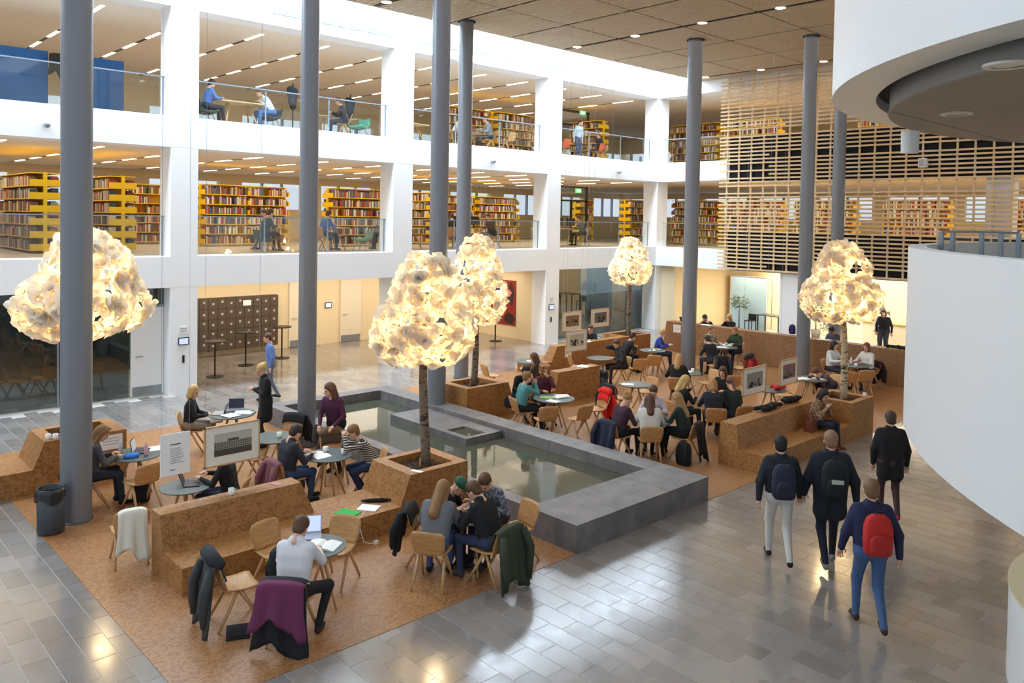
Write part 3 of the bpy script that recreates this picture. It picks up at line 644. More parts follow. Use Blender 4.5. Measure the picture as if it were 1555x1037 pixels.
def person(x,y,deg,label,top,legs='262b3a',shoes='1d1b1b',hair=('short','4a3526'),pose='sit',lean=12,head=(0,10),hands=None,z=0,res=.021,bulk=0,coat=0,feet=None,skin=None,group=None,seat=.46,scale=1):
    rad=math.radians; tl=rad(lean); P=[]
    ud=np.array((math.sin(tl),0,math.cos(tl))); fwd=np.array((math.cos(tl),0,-math.sin(tl)))
    if pose=='sit': hip=np.array((-.04,0,seat+.085))
    else: hip=np.array((0,0,.93))
    Y=np.array((0,1.,0)); B=bulk
    def lat(c,w,r,m,k=.05): P.append(rc(c-Y*w,c+Y*w,r,r,m,k))
    lat(hip,.085,.115,LEG); lat(hip+ud*.12,.075,.108+B,TOP); lat(hip+ud*.24,.085,.112+B,TOP); lat(hip+ud*.36,.10,.108+B,TOP); lat(hip+ud*.45,.125,.07+B*.6,TOP)
    sh=hip+ud*.455; nk=hip+ud*.50; P.append(rc(nk-ud*.02,nk+ud*.08,.055,.05,SK,.03))
    if B>0 or coat: P.append(rc(nk+ud*.015-Y*.03,nk+ud*.015+Y*.03,.07,.07,TOP,.02))
    # legs
    if pose=='sit':
        ft=feet or ((.40,.13),(.44,-.12))
        for s,(fx,fy) in zip((1,-1),ft):
            hj=hip+np.array((0,.09*s,-.01)); an=np.array((fx,fy,.085)); kn,an=ik(hj,an,.43,.43,np.array((.6,.12*s,1.)))
            P+=[rc(hj,kn,.088,.062,LEG),rc(kn,an,.06,.042,LEG,.03),rc(an+(-.03,0,-.045),an+(.14,.01*s,-.055),.04,.033,SHO,.02)]
        if coat: lat(hip+np.array((.12,0,.03)),.11,.10,TOP); lat(hip+np.array((-.02,0,.0)),.11,.13,TOP)
    else:
        ft=feet or ((.03,.10),(-.02,-.10))
        for s,q in zip((1,-1),ft):
            hj=hip+np.array((0,.09*s,-.02)); an=np.array((q[0],q[1],q[2] if len(q)>2 else .085)); kn,an=ik(hj,an,.43,.43,np.array((1.,.05*s,0)))
            P+=[rc(hj,kn,.09,.06,LEG),rc(kn,an,.06,.042,LEG,.03),rc(an+(-.03,0,-.045),an+(.14,.01*s,-.055 if len(q)<3 else -.02),.04,.033,SHO,.02)]
        if coat: P+=[rc(hip+np.array((0,.07,.05)),hip+np.array((0,.09,-coat)),.12,.12,TOP),rc(hip+np.array((0,-.07,.05)),hip+np.array((0,-.09,-coat)),.12,.12,TOP)]
    hd=hands or (((.36,.14,.80),(.36,-.14,.80)) if pose=='sit' else ((.05,.27,.80),(.05,-.27,.80)))
    HV=[];
    for s,hx in zip((1,-1),hd):
        S_=sh+Y*.165*s; T_=np.array(hx,float); E_,T_=ik(S_,T_,.29,.25,np.array((-.45,.75*s,-.8))); P+=[rc(S_,E_,.058+B*.7,.047+B*.6,TOP,.03),rc(E_,T_,.046+B*.6,.034+B*.3,TOP,.02)]
        d=(T_-E_)/np.linalg.norm(T_-E_); HV.append((T_,d,s))
    v,f,m=sdf_mesh(P,res); vs=[v]; fs=[f]; ms=[m]; n=len(v)
    for T_,d,s in HV:
        up_=np.array((0,0,1.)); yy=np.cross(up_,d); yy/=max(np.linalg.norm(yy),1e-3); zz=np.cross(d,yy); M=np.stack([d,yy,zz],1); hv=HAND[0].copy(); hf=HAND[1]
        if s>0: hv[:,1]*=-1; hf=hf[:,::-1]
        vs.append(hv@M.T+T_-d*.01); fs.append(hf+n); ms.append(HAND[2]); n+=len(hv)
    hy,hp=rad(head[0]),rad(head[1]+lean*.6); RH=Rm(hy,hp); hc=nk+ud*.06+RH@np.array((.028,0,.115))
    vs.append(HEAD[0]@RH.T+hc); fs.append(HEAD[1]+n); ms.append(HEAD[2])
    V=np.concatenate(vs); F=np.concatenate(fs); Mi=np.concatenate(ms)
    me=bpy.data.meshes.new('person'); me.from_pydata(V.tolist(),[],F.tolist())
    for q in (skin or SKIN,top if not isinstance(top,str) else cloth(top),cloth(legs),cloth(shoes),EYEM,LIPM): me.materials.append(q)
    me.polygons.foreach_set('material_index',Mi.astype(int).tolist()); me.polygons.foreach_set('use_smooth',[True]*len(F)); me.update()
    o=link('person',me); o.location=(x,y,z+(.007 if z==0 else 0)); o.rotation_euler=(0,0,rad(deg)); o.scale=(scale,)*3; tag(o,label,'person',group)
    if hair:
        hm=hair_mesh(hair[0]); h=link('cap' if hair[0]=='cap' else 'hair',hm,o); h.matrix_local=Matrix.Translation(Vector(hc))@Matrix(RH.tolist()).to_4x4()
        h.material_slots[0].link='OBJECT'; h.material_slots[0].material=mat('hair_'+hair[1],hair[1],.6)
    return o
def stripes(name,a,b,sc,axis=2):
    m=mat(name,a,.8); N,L,B=nodes(m); t=N.new('ShaderNodeTexCoord'); s=N.new('ShaderNodeSeparateXYZ'); L.new(t.outputs['Object'],s.inputs[0]); q=N.new('ShaderNodeMath'); q.operation='MULTIPLY'; L.new(s.outputs[axis],q.inputs[0]); q.inputs[1].default_value=sc
    r=N.new('ShaderNodeMath'); r.operation='SINE'; L.new(q.outputs[0],r.inputs[0]); L.new(ramp(N,L,r.outputs[0],[(.48,a),(.52,b)]),B.inputs['Base Color']); return m
STR=stripes('striped_jersey','2c2a2c','d8cfc0',190); 
def pattern(name,a,b,sc):
    m=mat(name,a,.85); N,L,B=nodes(m); n=noise(N,L,coord(N,L,'Object'),sc,2); L.new(ramp(N,L,n,[(.46,a),(.56,b)]),B.inputs['Base Color']); return m
PATT=pattern('patterned_top','b9ab8c','5c5a4a',22); PLAID=pattern('plaid_shirt','4a4c58','8a8a92',30); LEOP=pattern('beige_print_coat','b08d6c','6e4c38',26)
BL='c9a566'; BR='5a3b26'; DB='33241b'; LB='8a6239'
p=person
p(3.92,13.95,-8,'woman-like figure in grey sweater and maroon scarf by the left column'.replace('woman-like figure','person'),'4b4a4e',hair=('long',LB),head=(-10,22),hands=((.33,.1,.80),(.36,-.12,.79)))
p(6.33,15.98,-30,'blonde person in black cardigan with a laptop on the knees','17181c','8b7a6a',hair=('bob',BL),lean=4,head=(-25,12),hands=((.30,.12,.72),(.32,-.08,.74)))
p(7.62,15.38,165,'standing person in long black cardigan beside the laptop table','121216','1b1c20',hair=('bun',BL),pose='stand',coat=.3,head=(10,18),hands=((.26,.10,1.22),(.24,-.12,1.18)),lean=3)
p(5.20,11.70,140,'person in black bent over a laptop behind the large hanging picture','121215',hair=('short',DB),lean=10,head=(0,26))
p(6.34,12.0,0,'person in navy jacket and jeans reading an open book','272833','344a6c',hair=('short',DB),lean=10,head=(0,28),feet=((.50,.1),(.36,-.1)),bulk=.008)
p(7.85,13.0,205,'person in plum sweater standing behind the reading table','4a1c3c','17171b',hair=('long',BR),pose='stand',lean=16,head=(-30,5),hands=((.33,.16,.95),(.33,-.14,.92)))
p(7.68,11.52,158,'person in striped jersey leaning on the table, hand at the mouth',STR,'22304f',hair=('short',LB),lean=34,head=(0,4),hands=((.50,.06,1.06),(.48,-.1,1.0)),feet=((.20,.14),(.12,-.16)))
p(4.42,8.20,42,'person in white shirt seen from behind at the nearest table','d9d8dc','1b1a1c','3a2418',hair=('short',BR),lean=14,head=(-12,26),hands=((.42,.1,.83),(.46,-.14,.80)),res=.018,bulk=.006,feet=((.36,.16),(.10,-.26)))
p(6.44,8.20,35,'person with very long wavy brown hair and grey sweater','6a6a70','46597c','1a1a1c',hair=('verylong',LB),lean=26,head=(-6,26),hands=((.40,.1,.83),(.44,-.1,.80)),res=.018,bulk=.01,feet=((.30,.16),(.34,-.1)))
p(6.88,8.80,-62,'person in green baseball cap and navy sweater bent over food','20222c','2a2d3a',hair=('cap','1f5138'),lean=36,head=(0,22),hands=((.44,.12,.82),(.46,-.12,.80)),res=.019)
p(7.02,7.78,100,'person in black hoodie and jeans at the plates table','141416','2f3c58','3d3a3c',hair=('short',BR),lean=22,head=(15,26),hands=((.42,.1,.83),(.40,-.1,.80)),res=.018,bulk=.01,feet=((.36,.16),(.26,-.12)))
p(7.66,8.36,195,'person in plaid shirt behind the one in the black hoodie',PLAID,'26283a',hair=('short',BR),lean=28,head=(10,26),res=.019)
p(12.52,12.86,-22,'person in teal sweater with hands raised to the chin','4f8a8c','1c1d22',hair=('short',LB),lean=12,head=(0,6),hands=((.30,.03,1.08),(.32,-.03,1.06)))
p(13.32,13.75,-100,'person in black on the bench behind the teal sweater','141417',hair=('short',DB),lean=18,head=(20,18))
p(13.55,13.18,-118,'curly-haired person in maroon cardigan, chin on hand','5b2530','2a2438',hair=('curly','9a6b3c'),lean=6,head=(0,8),hands=((.22,.03,1.07),(.34,-.12,.78)))
p(14.95,14.78,120,'brown-haired person sitting on the bench back side, turned away','3a332f',hair=('long',BR),lean=10,head=(0,10),seat=.38)
p(18.38,14.72,152,'person in charcoal jacket resting the head on one hand','2a2829','2a1c1e',hair=('short',BR),lean=16,head=(10,14),hands=((.30,.14,.78),(.22,-.08,1.12)),bulk=.012)
p(19.75,15.75,-20,'person in black sitting before the far planter','121216','1c1e26',hair=('short',DB),lean=30,head=(0,10))
p(17.38,12.08,32,'blonde person in black seen from behind near the far column','17181a',hair=('long','b58a55'),lean=20,head=(-10,15))
p(12.6,10.15,-8,'person in dark plum sweater at the pool-corner table','3a1f30','1b1a1e',hair=('bun','a87d4c'),lean=20,head=(-8,18))
p(12.88,9.58,45,'person in white sweater seen from behind at the pool corner','d6d2c8','1a1a1d',hair=('long',BR),lean=8,head=(0,14),bulk=.012)
p(13.58,9.27,102,'person with long straight blonde hair and dark green top','23302e','17191d',hair=('verylong','a8814f'),lean=14,head=(12,12),hands=((.40,.12,.80),(.20,-.1,.78)))
p(13.92,10.25,-150,'brown-haired person facing us across the pool-corner table','c9bcc2',hair=('short',BR),lean=14,head=(0,20))
p(15.08,10.38,-20,'blonde person in black jacket looking at a phone','15171b','1d2b33',hair=('long',BL),lean=8,head=(-12,20),hands=((.30,.05,1.0),(.34,-.1,.82)))
p(15.22,9.62,38,'blonde person in navy top seen from behind','1b2130','202228',hair=('bob','a5774a'),lean=20,head=(0,20))
p(16.85,10.38,190,'brown-haired person in black facing left beside the hanging picture','17181a',hair=('bob',BR),lean=8,head=(0,12))
p(15.75,9.45,62,'person in dark green top behind the right bench back','1d2827',hair=('pony',BR),lean=14,head=(0,18))
p(22.95,14.72,-105,'person in patterned light top facing us before the chipboard wall',PATT,hair=('short','9a6a42'),lean=6,head=(0,8))
p(23.48,14.05,178,'person in green jacket in profile at the wall table','2f3f2a',hair=('short','9c6b3f'),lean=8,head=(0,8),bulk=.012)
p(21.1,15.45,-60,'person in blue sweater mostly hidden by the far column','2b3f93',hair=('short',BL),lean=14)
p(21.35,13.55,70,'person in black bending at the wall table, back to us','131316',hair=('short',DB),lean=30)
p(25.42,16.3,178,'person in black jacket slumped over the top of the long wall','15161b',hair=('short',DB),lean=32,hands=((.35,.2,1.1),(.4,-.1,1.1)),seat=.62,feet=((.32,.1),(.32,-.1)))
p(25.42,15.45,180,'blonde person in black leaning elbows on the long wall','16161a',hair=('long',BL),lean=10,hands=((.22,.05,1.22),(.25,-.05,1.22)),seat=.62,feet=((.32,.1),(.32,-.1)))
p(25.42,11.65,180,'dark-haired person reading behind the long wall','4c4c5c',hair=('short','1b1614'),lean=14,head=(0,25),seat=.62,feet=((.32,.1),(.32,-.1)),skin=mat('skin_mid','a97a5c',.55))
p(23.02,10.58,-100,'dark-haired person in white behind the birch trunk','d5d6d8','2a2c3c',hair=('bob','211a18'),lean=4)
p(23.52,9.78,165,'person in white sweater at the far right table','dcd9d3','2a1d28',hair=('bob','7a4a2c'),lean=6,head=(10,4))
p(20.6,9.52,165,'person in grey purple sweater asleep on the table','5a4a58','2a2430',hair=('short',BR),lean=58,head=(0,10),hands=((.62,.1,.8),(.62,-.12,.8)))
p(20.25,17.55,200,'small dark figure behind the far bench back','17171b',hair=('short',BR),lean=6,seat=.40)
p(16.72,7.98,-95,'person in beige printed coat with headscarf on the right bench',LEOP,'22283c','7a3d2a',hair=('bob','2a201c'),lean=10,head=(0,22),hands=((.22,.06,.86),(.24,-.06,.84)),seat=.37,bulk=.012,feet=((.46,.07),(.40,-.06)))
p(10.45,5.50,40,'walker in pale trousers with a navy backpack','1d222c','cfccc4','1c1a1a',hair=('short','1f1916'),pose='stand',lean=3,head=(-8,6),feet=((.22,.09),(-.26,-.09,.14)),hands=((-.05,.3,.84),(.14,-.29,.86)),bulk=.02,res=.018,scale=1.03)
p(10.88,4.98,38,'tall walker in a long dark navy parka','1a1f2b','141a2c','8c8680',hair=('short','8f6a52'),pose='stand',coat=.22,lean=2,head=(0,4),feet=((-.24,.09,.14),(.2,-.09)),hands=((.12,.31,.84),(-.06,-.31,.86)),bulk=.03,res=.018,scale=1.09)
p(9.55,3.86,40,'walker in jeans carrying a red backpack','23274a','44608a','3d2a1c',hair=('short','7a5a3e'),pose='stand',lean=3,head=(0,4),feet=((.2,.09),(-.22,-.09,.14)),hands=((.14,.3,.86),(-.06,-.3,.86)),bulk=.02,res=.018,scale=1.02)
p(13.45,5.17,35,'walker in a black coat and red shoes at the curved balcony','1b1a1d','4a2c30','a03038',hair=('short','4a3a2c'),pose='stand',coat=.22,lean=3,feet=((.2,.08),(-.2,-.08,.12)),bulk=.02)
p(9.65,19.2,160,'passer-by in blue near the standing tables','5a78b0','6f7480',hair=('short',BR),pose='stand',lean=4,feet=((.2,.08),(-.2,-.08,.1)))
p(29.9,11.85,190,'staff member in black behind the cafe counter','17171a',hair=('bob',DB),pose='stand'); p(30.6,12.2,200,'second cafe staff member with a white apron','dcdcdc','1b1b1e',hair=('short',DB),pose='stand')
U='people on the upper floors'
for a in [(9.35,22.6,0,'person in blue shirt at the left of the third floor work table','4f74b8',dict(z=L3,hair=('short',DB),lean=12)),
  (11.25,22.55,178,'person in white bent over the third floor work table','d3d8e0',dict(z=L3,hair=('short',BR),lean=34,legs='3f6aa5')),
  (13.9,22.8,150,'dark-dressed person by coats on the third floor','23252a',dict(z=L3,lean=14)),
  (18.85,22.7,70,'person in white shirt seen from behind on the third floor','e2e4e8',dict(z=L3,lean=24,legs='2e4655')),
  (20.2,22.8,160,'grey-dressed person near the yellow shelves on the third floor','7c8288',dict(z=L3)),
  (15.75,22.7,20,'person in dark blue behind the third floor glass by a column','2a3452',dict(z=L3,lean=20)),
  (23.0,22.8,10,'person in red jacket on the third floor right bay','8c2b26',dict(z=L3,lean=10)),
  (25.3,22.9,-90,'person in pale blue shirt standing on the third floor','b9cbe0',dict(z=L3,pose='stand',legs='41506e')),
  (26.9,23.0,170,'dark-haired person at the third floor orange chairs','2b2a30',dict(z=L3)),
  (11.4,23.2,0,'person in dark green on the second floor armchair','2a3b30',dict(z=L2,lean=18,legs='1a1b1e')),
  (12.2,24.4,180,'person in grey leaning over a second floor table','8a8078',dict(z=L2,lean=20)),
  (15.9,23.2,150,'dark figure behind the second floor glass by the column','25262c',dict(z=L2,lean=16)),
  (13.35,23.0,10,'person in blue at the second floor reading spot','3b5b9a',dict(z=L2,lean=18)),
  (19.0,23.4,60,'person in black at the second floor desks','1b1b1f',dict(z=L2,lean=20)),
  (20.9,23.3,170,'person in brown at the second floor desks','5a4334',dict(z=L2,lean=16)),
  (24.2,23.3,20,'dark-dressed person in the second floor right bay','1d1d22',dict(z=L2,lean=16)),(26.3,23.4,160,'reader in grey in the second floor right bay','5c5f66',dict(z=L2,lean=18))]:
    k=a[5]; k.setdefault('hair',('short',BR)); p(*a[:5],res=.028,**k)
# ================================================================== COATS, BAGS, SMALL THINGS
ZT7=.007; TT=.747
def coat(x,y,deg,label,mt,w_=.27,zlow=.12,sleeves=True,cat='coat',front=.16,z=0,trim=None,ph=0):
    mt=mt if not isinstance(mt,str) else cloth(mt); t=thing('coat' if cat=='coat' else cat.replace(' ','_'),label,cat,(x,y,z),math.radians(deg))
    def f(u,v):
        if u<.22: q=u/.22; px=-.205-.05*q; pz=.80-front*(1-q)
        elif u<.32: q=(u-.22)/.10; px=-.255-.085*q; pz=.80+.022*math.sin(q*PI)
        else: q=(u-.32)/.68; px=-.34-.06*q-.03*q*q; pz=.80-(.80-zlow)*q
        q=max(0,(u-.32)/.68); fold=.028*q*math.sin(7.5*v+ph)+.012*q*math.sin(17*v+1+ph)
        ww=w_*(1-.10*math.sin(PI*min(1,q*1.2)))*(1+.10*q); ww*=(.9+.1*min(1,q*3)); return (px-fold-.012*math.cos(v*1.5),ww*v,pz-.045*v**4*(1-q)+.10*q*math.sin(3*v+ph)+.03*q*math.sin(8*v)),(.97,0,.2)
    shell(0,1,0,f,th=-.022,nx=16,ny=18).build('coat_body',mt,t,True)
    if sleeves:
        for s in (-1,1):
            m=MB(); m.tube([(-.36,s*w_*.72,.74),(-.44,s*w_*.9,.5),(-.45,s*w_*.82,.3),(-.43,s*w_*.85,zlow+.02)],[.05,.06,.055,.045],10); m.build('sleeve',mt,t,True)
    if trim: m=MB(); m.tube([(-.25,-w_,.80),(-.31,-w_*.5,.84),(-.31,w_*.5,.84),(-.25,w_,.80)],[.05,.085,.085,.05],10); m.build('hood',trim,t,True)
    return t
def backpack(x,y,z,deg,label,h,patch=None,sc_=1.,tilt=0,zrot=None):
    t=thing('backpack',label,'backpack',(x,y,z),math.radians(deg)); t.rotation_euler=(0,math.radians(tilt),math.radians(deg)); mt=cloth(h)
    def dome(x0,x1,yw,z0,z1):
        m=MB(); prof=[(0,.75),(.08,.95),(.35,1),(.7,.96),(.88,.8),(.97,.5),(1,.1)]; n=16; V=[]
        for q,r in prof:
            for k in range(n):
                a=2*PI*k/n; ca,sa=math.cos(a),math.sin(a); e=.55
                V.append(((x0+x1)/2+(x1-x0)/2*r*math.copysign(abs(ca)**e,ca),yw*r*math.copysign(abs(sa)**e,sa),z0+(z1-z0)*q))
        m.add(V,[(i*n+k,i*n+(k+1)%n,(i+1)*n+(k+1)%n,(i+1)*n+k) for i in range(len(prof)-1) for k in range(n)]+[tuple(range(n))[::-1],tuple(range(len(V)-n,len(V)))]); return m
    s=sc_; dome(-.11*s,.06*s,.155*s,0,.46*s).build('main_body',mt,t,True); dome(-.17*s,-.09*s,.115*s,.03*s,.26*s).build('front_pocket',mat('cl_pocket'+h,tuple(v*.8 for v in hexc(h)),.8),t,True)
    for q in (-1,1):
        m=MB(); m.tube([(.05*s,q*.07*s,.40*s),(.10*s,q*.09*s,.36*s),(.11*s,q*.10*s,.2*s),(.05*s,q*.11*s,.05*s)],.016*s,8); m.build('strap',mat('strap_black','1c1c1f',.8),t,True)
    m=MB(); m.tube([(-.02*s,-.035*s,.455*s),(-.02*s,0,.50*s),(-.02*s,.035*s,.455*s)],.009*s,6); m.build('grab_loop',mat('strap_black','1c1c1f',.8),t)
    if patch: m=MB(); m.box(-.176*s,-.168*s,-.07*s,.07*s,.2*s,.25*s); m.build('patch',cloth(patch),t)
    return t
coat(4.335,8.11,42,'purple sweater draped over the chair of the man in white','6a2a4e',.29,.34,cat='sweater',sleeves=False,front=.2,ph=1); coat(4.40,8.17,42,'black jacket hanging beneath the purple sweater','1b1d24',.29,.05,sleeves=False,front=.02,ph=.4)
coat(4.10,8.95,-8,'dark grey coat with white piping on the front left chair','3f403f',.26,.1,trim=cloth('23262e'),ph=2)
coat(7.02,7.74,100,'olive green coat over the chair beside the pool','343c2a',.30,.06,ph=.7)
coat(3.92,13.95,-8,'black fur collar jacket on the chair by the left column','26272a',.24,.5,sleeves=False,trim=cloth('2a2b2d'),ph=.3); coat(3.93,13.96,-8,'pink scarf hanging from the chair by the left column','d3246f',.13,.24,sleeves=False,cat='scarf',front=.02,ph=1.5)
coat(3.70,11.47,80,'white jacket over the chair behind the near bench','e0dacb',.2,.22,sleeves=False,ph=.2)
coat(15.28,12.35,-10,'black coat over the chair at the papers table','121317',.26,.14,ph=.9); coat(12.58,10.15,-5,'navy coat over the plum sweater chair','20253a',.28,.12,ph=1.2)
coat(13.98,11.95,165,'bright red bag-like jacket on the chair beyond the pool'.replace('bag-like ',''),'e01818',.22,.2,trim=cloth('e01818'),ph=.5)
coat(21.0,13.2,60,'dark checked coat over a chair right of the far column',PLAID if False else pattern('dark_check','17181b','2c2d31',24),.27,.06,ph=.1); coat(7.62,14.45,-150,'black coat over the chair at the pool back corner','131317',.27,.2,ph=.6)
coat(6.38,12.0,0,'dusky pink jacket on the chair of the person reading','7d4a50',.25,.25,ph=1.8); coat(21.3,12.6,100,'red coat over the far chair before the chipboard wall','a8202a',.28,.25,trim=cloth('22232a'),ph=.8)
coat(13.55,9.22,100,'black coat hanging beside the long-haired blonde','141416',.2,.1,sleeves=False,ph=.8); coat(6.75,8.72,-50,'black coat on the chair of the person in the cap','131417',.27,.25,ph=.1)
coat(23.55,9.75,165,'dark maroon coat on the far right chair','2a1822',.25,.15,ph=.4); coat(7.55,12.55,-110,'brown fur-trimmed bag jacket before the grey column'.replace('bag ',''),'4a3a2a',.22,.25,trim=cloth('6b563c'),ph=.4)
backpack(13.2,9.0,0.007,190,'black backpack with pink patch at the pool corner','17181b','d84a86'); backpack(4.62,13.72,.007,60,'black bag under the left table','19191c',None,.9)
backpack(6.72,12.35,.007,30,'dark grey bag on the floor under the reading table','3a3b3e',None,.75); backpack(4.5,8.72,.47,-60,'black and yellow bag on the front left chair seat','24272a','d8b21c',.8)
backpack(25.02,12.9,1.1,180,'purple backpack on top of the long chipboard wall','3a2a6a',None,.7); backpack(12.75,13.55,.37,200,'dark bag on the seat beside the second planter','1d2224',None,.6)
for (x,y,deg,lab,h,s,q) in ((10.45,5.50,40,'navy backpack worn by the walker in pale trousers','252a3e',1.03,None),(10.88,4.98,38,'black backpack on the tall walker in the parka','1a1c20',1.1,'b9c0b0'),(9.55,3.86,40,'red backpack worn by the walker in jeans','c02a24',1.02,None)):
    a=math.radians(deg); k=-.185*s; backpack(x+math.cos(a)*k,y+math.sin(a)*k,.96*s,deg,lab,h,q,s*1.02,0)
def laptop(x,y,z,deg,label,op=105,scr=SCR,body=LAPG):
    t=thing('laptop',label,'laptop',(x,y,z),math.radians(deg)); m=MB(); m.box(-.11,.11,-.16,.16,0,.016); m.build('keyboard_base',body,t)
    a=math.radians(op-90); c,s=math.cos(a),math.sin(a); m=MB(); P=lambda u,v,d:(.11+u*s+d*c,v,.016+u*c-d*s); m.hexa([P(0,-.16,0),P(0,-.16,.01),P(0,.16,.01),P(0,.16,0)],[P(.21,-.16,0),P(.21,-.16,.01),P(.21,.16,.01),P(.21,.16,0)]); L_=m.build('lid',body,t)
    m=MB(); m.add([P(.012,-.148,-.001),P(.012,.148,-.001),P(.198,.148,-.001),P(.198,-.148,-.001)],[(0,1,2,3)]); m.build('display',scr,L_)
laptop(4.72,11.86,TT,155,'dark open laptop before the person in black',110,SCR,mat('laptop_black','26262a',.4)); laptop(6.78,15.72,TT,-35,'silver laptop at the left of the crowded table',105); laptop(7.15,15.75,TT,60,'open laptop with dark display on the crowded table',100)
laptop(4.72,14.02,TT,150,'small open laptop on the left table',100,PAPER,mat('laptop_black','26262a',.4)); laptop(5.02,8.95,TT,60,'silver laptop in front of the man in white',115,SCRB); laptop(6.72,15.72,.60,-20,'laptop on the knees of the blonde person',110)
def sheet(x,y,z,deg,label,h='f2f1ee',w_=.21,l=.297,th=.006,cat='paper',n=1):
    m=MB(); 
    for k in range(n):
        a=math.radians(random.uniform(-20,20)) if k else 0; dx,dy=(random.uniform(-.05,.05),random.uniform(-.05,.05)) if k else (0,0)
        c,s=math.cos(a),math.sin(a); Q=lambda u,v,zz:(dx+u*c-v*s,dy+u*s+v*c,zz); z0=k*th; m.hexa([Q(-w_/2,-l/2,z0),Q(w_/2,-l/2,z0),Q(w_/2,l/2,z0),Q(-w_/2,l/2,z0)],[Q(-w_/2,-l/2,z0+th),Q(w_/2,-l/2,z0+th),Q(w_/2,l/2,z0+th),Q(-w_/2,l/2,z0+th)])
    o=m.build({'paper':'paper_sheets','folder':'folder','book':'closed_book'}.get(cat,'paper_sheets'),cloth(h)); o.location=(x,y,z); o.rotation_euler=(0,0,math.radians(deg)); return tag(o,label,cat)
def openbook(x,y,z,deg,label):
    t=thing('open_book',label,'book',(x,y,z),math.radians(deg))
    for s in (-1,1):
        m=MB(); pr=[(0,.004),(.05*s,.028),(.12*s,.024),(.2*s,.008),(.2*s,0),(0,0)]; m.prism(pr if s>0 else pr[::-1],'x',-.14,.14); m.build('page_block',PAPER,t)
openbook(6.85,11.92,TT,5,'large open book before the person in navy'); openbook(5.02,8.6,TT,35,'open book beside the laptop of the man in white'); openbook(19.75,9.85,TT,60,'open magazine under the sleeper'); openbook(23.1,14.2,TT,20,'open papers at the wall table')
sheet(6.38,10.22,.362,20,'bright green folder on the near bench seat','35b04e',.24,.33,.012,'folder'); sheet(6.72,10.18,.362,35,'white pad of paper on the near bench seat','f4f3f0',.24,.3,.018); sheet(3.98,8.66,.007,-25,'black tablet sleeve with blue edge on the floor','1c1d22',.26,.33,.02,'folder'); sheet(3.995,8.655,.028,-25,'dark notebook lying on the tablet sleeve','17181c',.22,.28,.01,'book')
sheet(6.85,15.4,TT,10,'loose papers at the front of the crowded laptop table',n=4); sheet(7.2,15.45,TT,50,'white papers at the right of the crowded laptop table',n=3); sheet(13.0,12.55,TT,30,'light green sheet on the table beyond the pool','9fd07a',.22,.3,.008); sheet(13.3,12.35,TT,70,'spread of white papers beside the green sheet',n=5); sheet(12.85,12.2,TT,10,'single white sheet in front of the teal sweater')
sheet(15.6,12.3,TT,40,'white sheet on the table amid empty chairs'); sheet(18.1,12.35,TT,60,'white tray of papers beside the far column',n=2); sheet(15.95,16.1,TT,20,'white napkin on the empty table behind the bench',w_=.16,l=.16); sheet(16.2,14.28,.825,15,'papers on the top of the bench back beyond the pool',n=3); sheet(16.0,10.0,TT,35,'papers on the table behind the right bench',n=4)
sheet(22.55,14.0,TT,10,'stack of sheets on the wall table',n=4); sheet(24.6,15.9,1.1,5,'white papers on the long wall top',n=3); sheet(24.6,11.6,1.1,5,'white reading sheets at the dark-haired reader on the wall',n=3); sheet(24.62,10.2,1.1,8,'flat magazine on the wall top at right',n=2); sheet(19.6,17.2,.825,10,'white leaflets on the far bench back',n=2); sheet(20.1,9.55,TT,20,'white paper by the elbow of the sleeper',n=2); sheet(7.5,10.02,.81,20,'white slip on the rim of the near planter',w_=.08,l=.2); sheet(5.55,10.84,.822,20,'small pink note on the near bench back','c98a90',.1,.16); sheet(4.95,14.05,TT,-10,'white notebook page on the left table')
def mug(x,y,z,label,r=.042,h=.095,mt=MUG):
    t=thing('mug',label,'mug',(x,y,z)); m=MB(); m.lathe([(.0,0),(r*.8,0),(r,h*.2),(r,h),(r-.005,h),(r-.006,.01),(0,.01)],18); m.build('cup',mt,t,True); m=MB(); m.tube([(r*.9,0,h*.8),(r+.03,0,h*.72),(r+.03,0,h*.35),(r*.9,0,h*.25)],.006,6); m.build('handle',mt,t,True)
for q in [(4.86,10.83,.822,'white mug on the near bench back'),(6.88,13.35,TT,'white mug on the table right of the large picture'),(7.22,11.72,TT,'white mug near the striped jersey'),(7.05,12.02,TT,'second white mug by the open book'),(3.62,15.32,.87,'left white cup on the left planter rim'),(3.72,15.26,.87,'right white cup on the left planter rim'),(18.25,12.2,TT,'white cup beside the far column base'),(22.7,9.75,TT,'white cup at the far right table'),(18.55,7.75,.82,'small white cup on the right planter rim')]: mug(*q)
def plate(x,y,z,label,food):
    t=thing('plate',label,'plate',(x,y,z)); m=MB(); m.lathe([(0,.004),(.08,.006),(.12,.02),(.122,.016),(.08,0),(0,0)],24); m.build('dish',MUG,t,True)
    m=MB(); 
    for k in range(14): a=random.uniform(0,6.3); r=random.uniform(0,.07); m.lathe([(0,-.015),(.02,0),(0,.018)],6,(r*math.cos(a),r*math.sin(a),.022))
    m.build('food',cloth(food),t,True,'stuff')
plate(6.98,8.02,TT,'plate of orange food at the near right table','d98a3a'); plate(7.12,8.35,TT,'plate of green salad at the near right table','3f8f3a'); plate(20.2,15.0,TT,'plate of salad at the far left of the column','8fb04a'); plate(20.5,15.05,TT,'yellow plate at the far table','e0c23a'); plate(13.2,9.85,TT,'plate on the pool-corner table','c9b27a'); plate(22.75,10.1,TT,'plate of greens at the far right table','9ab03a')
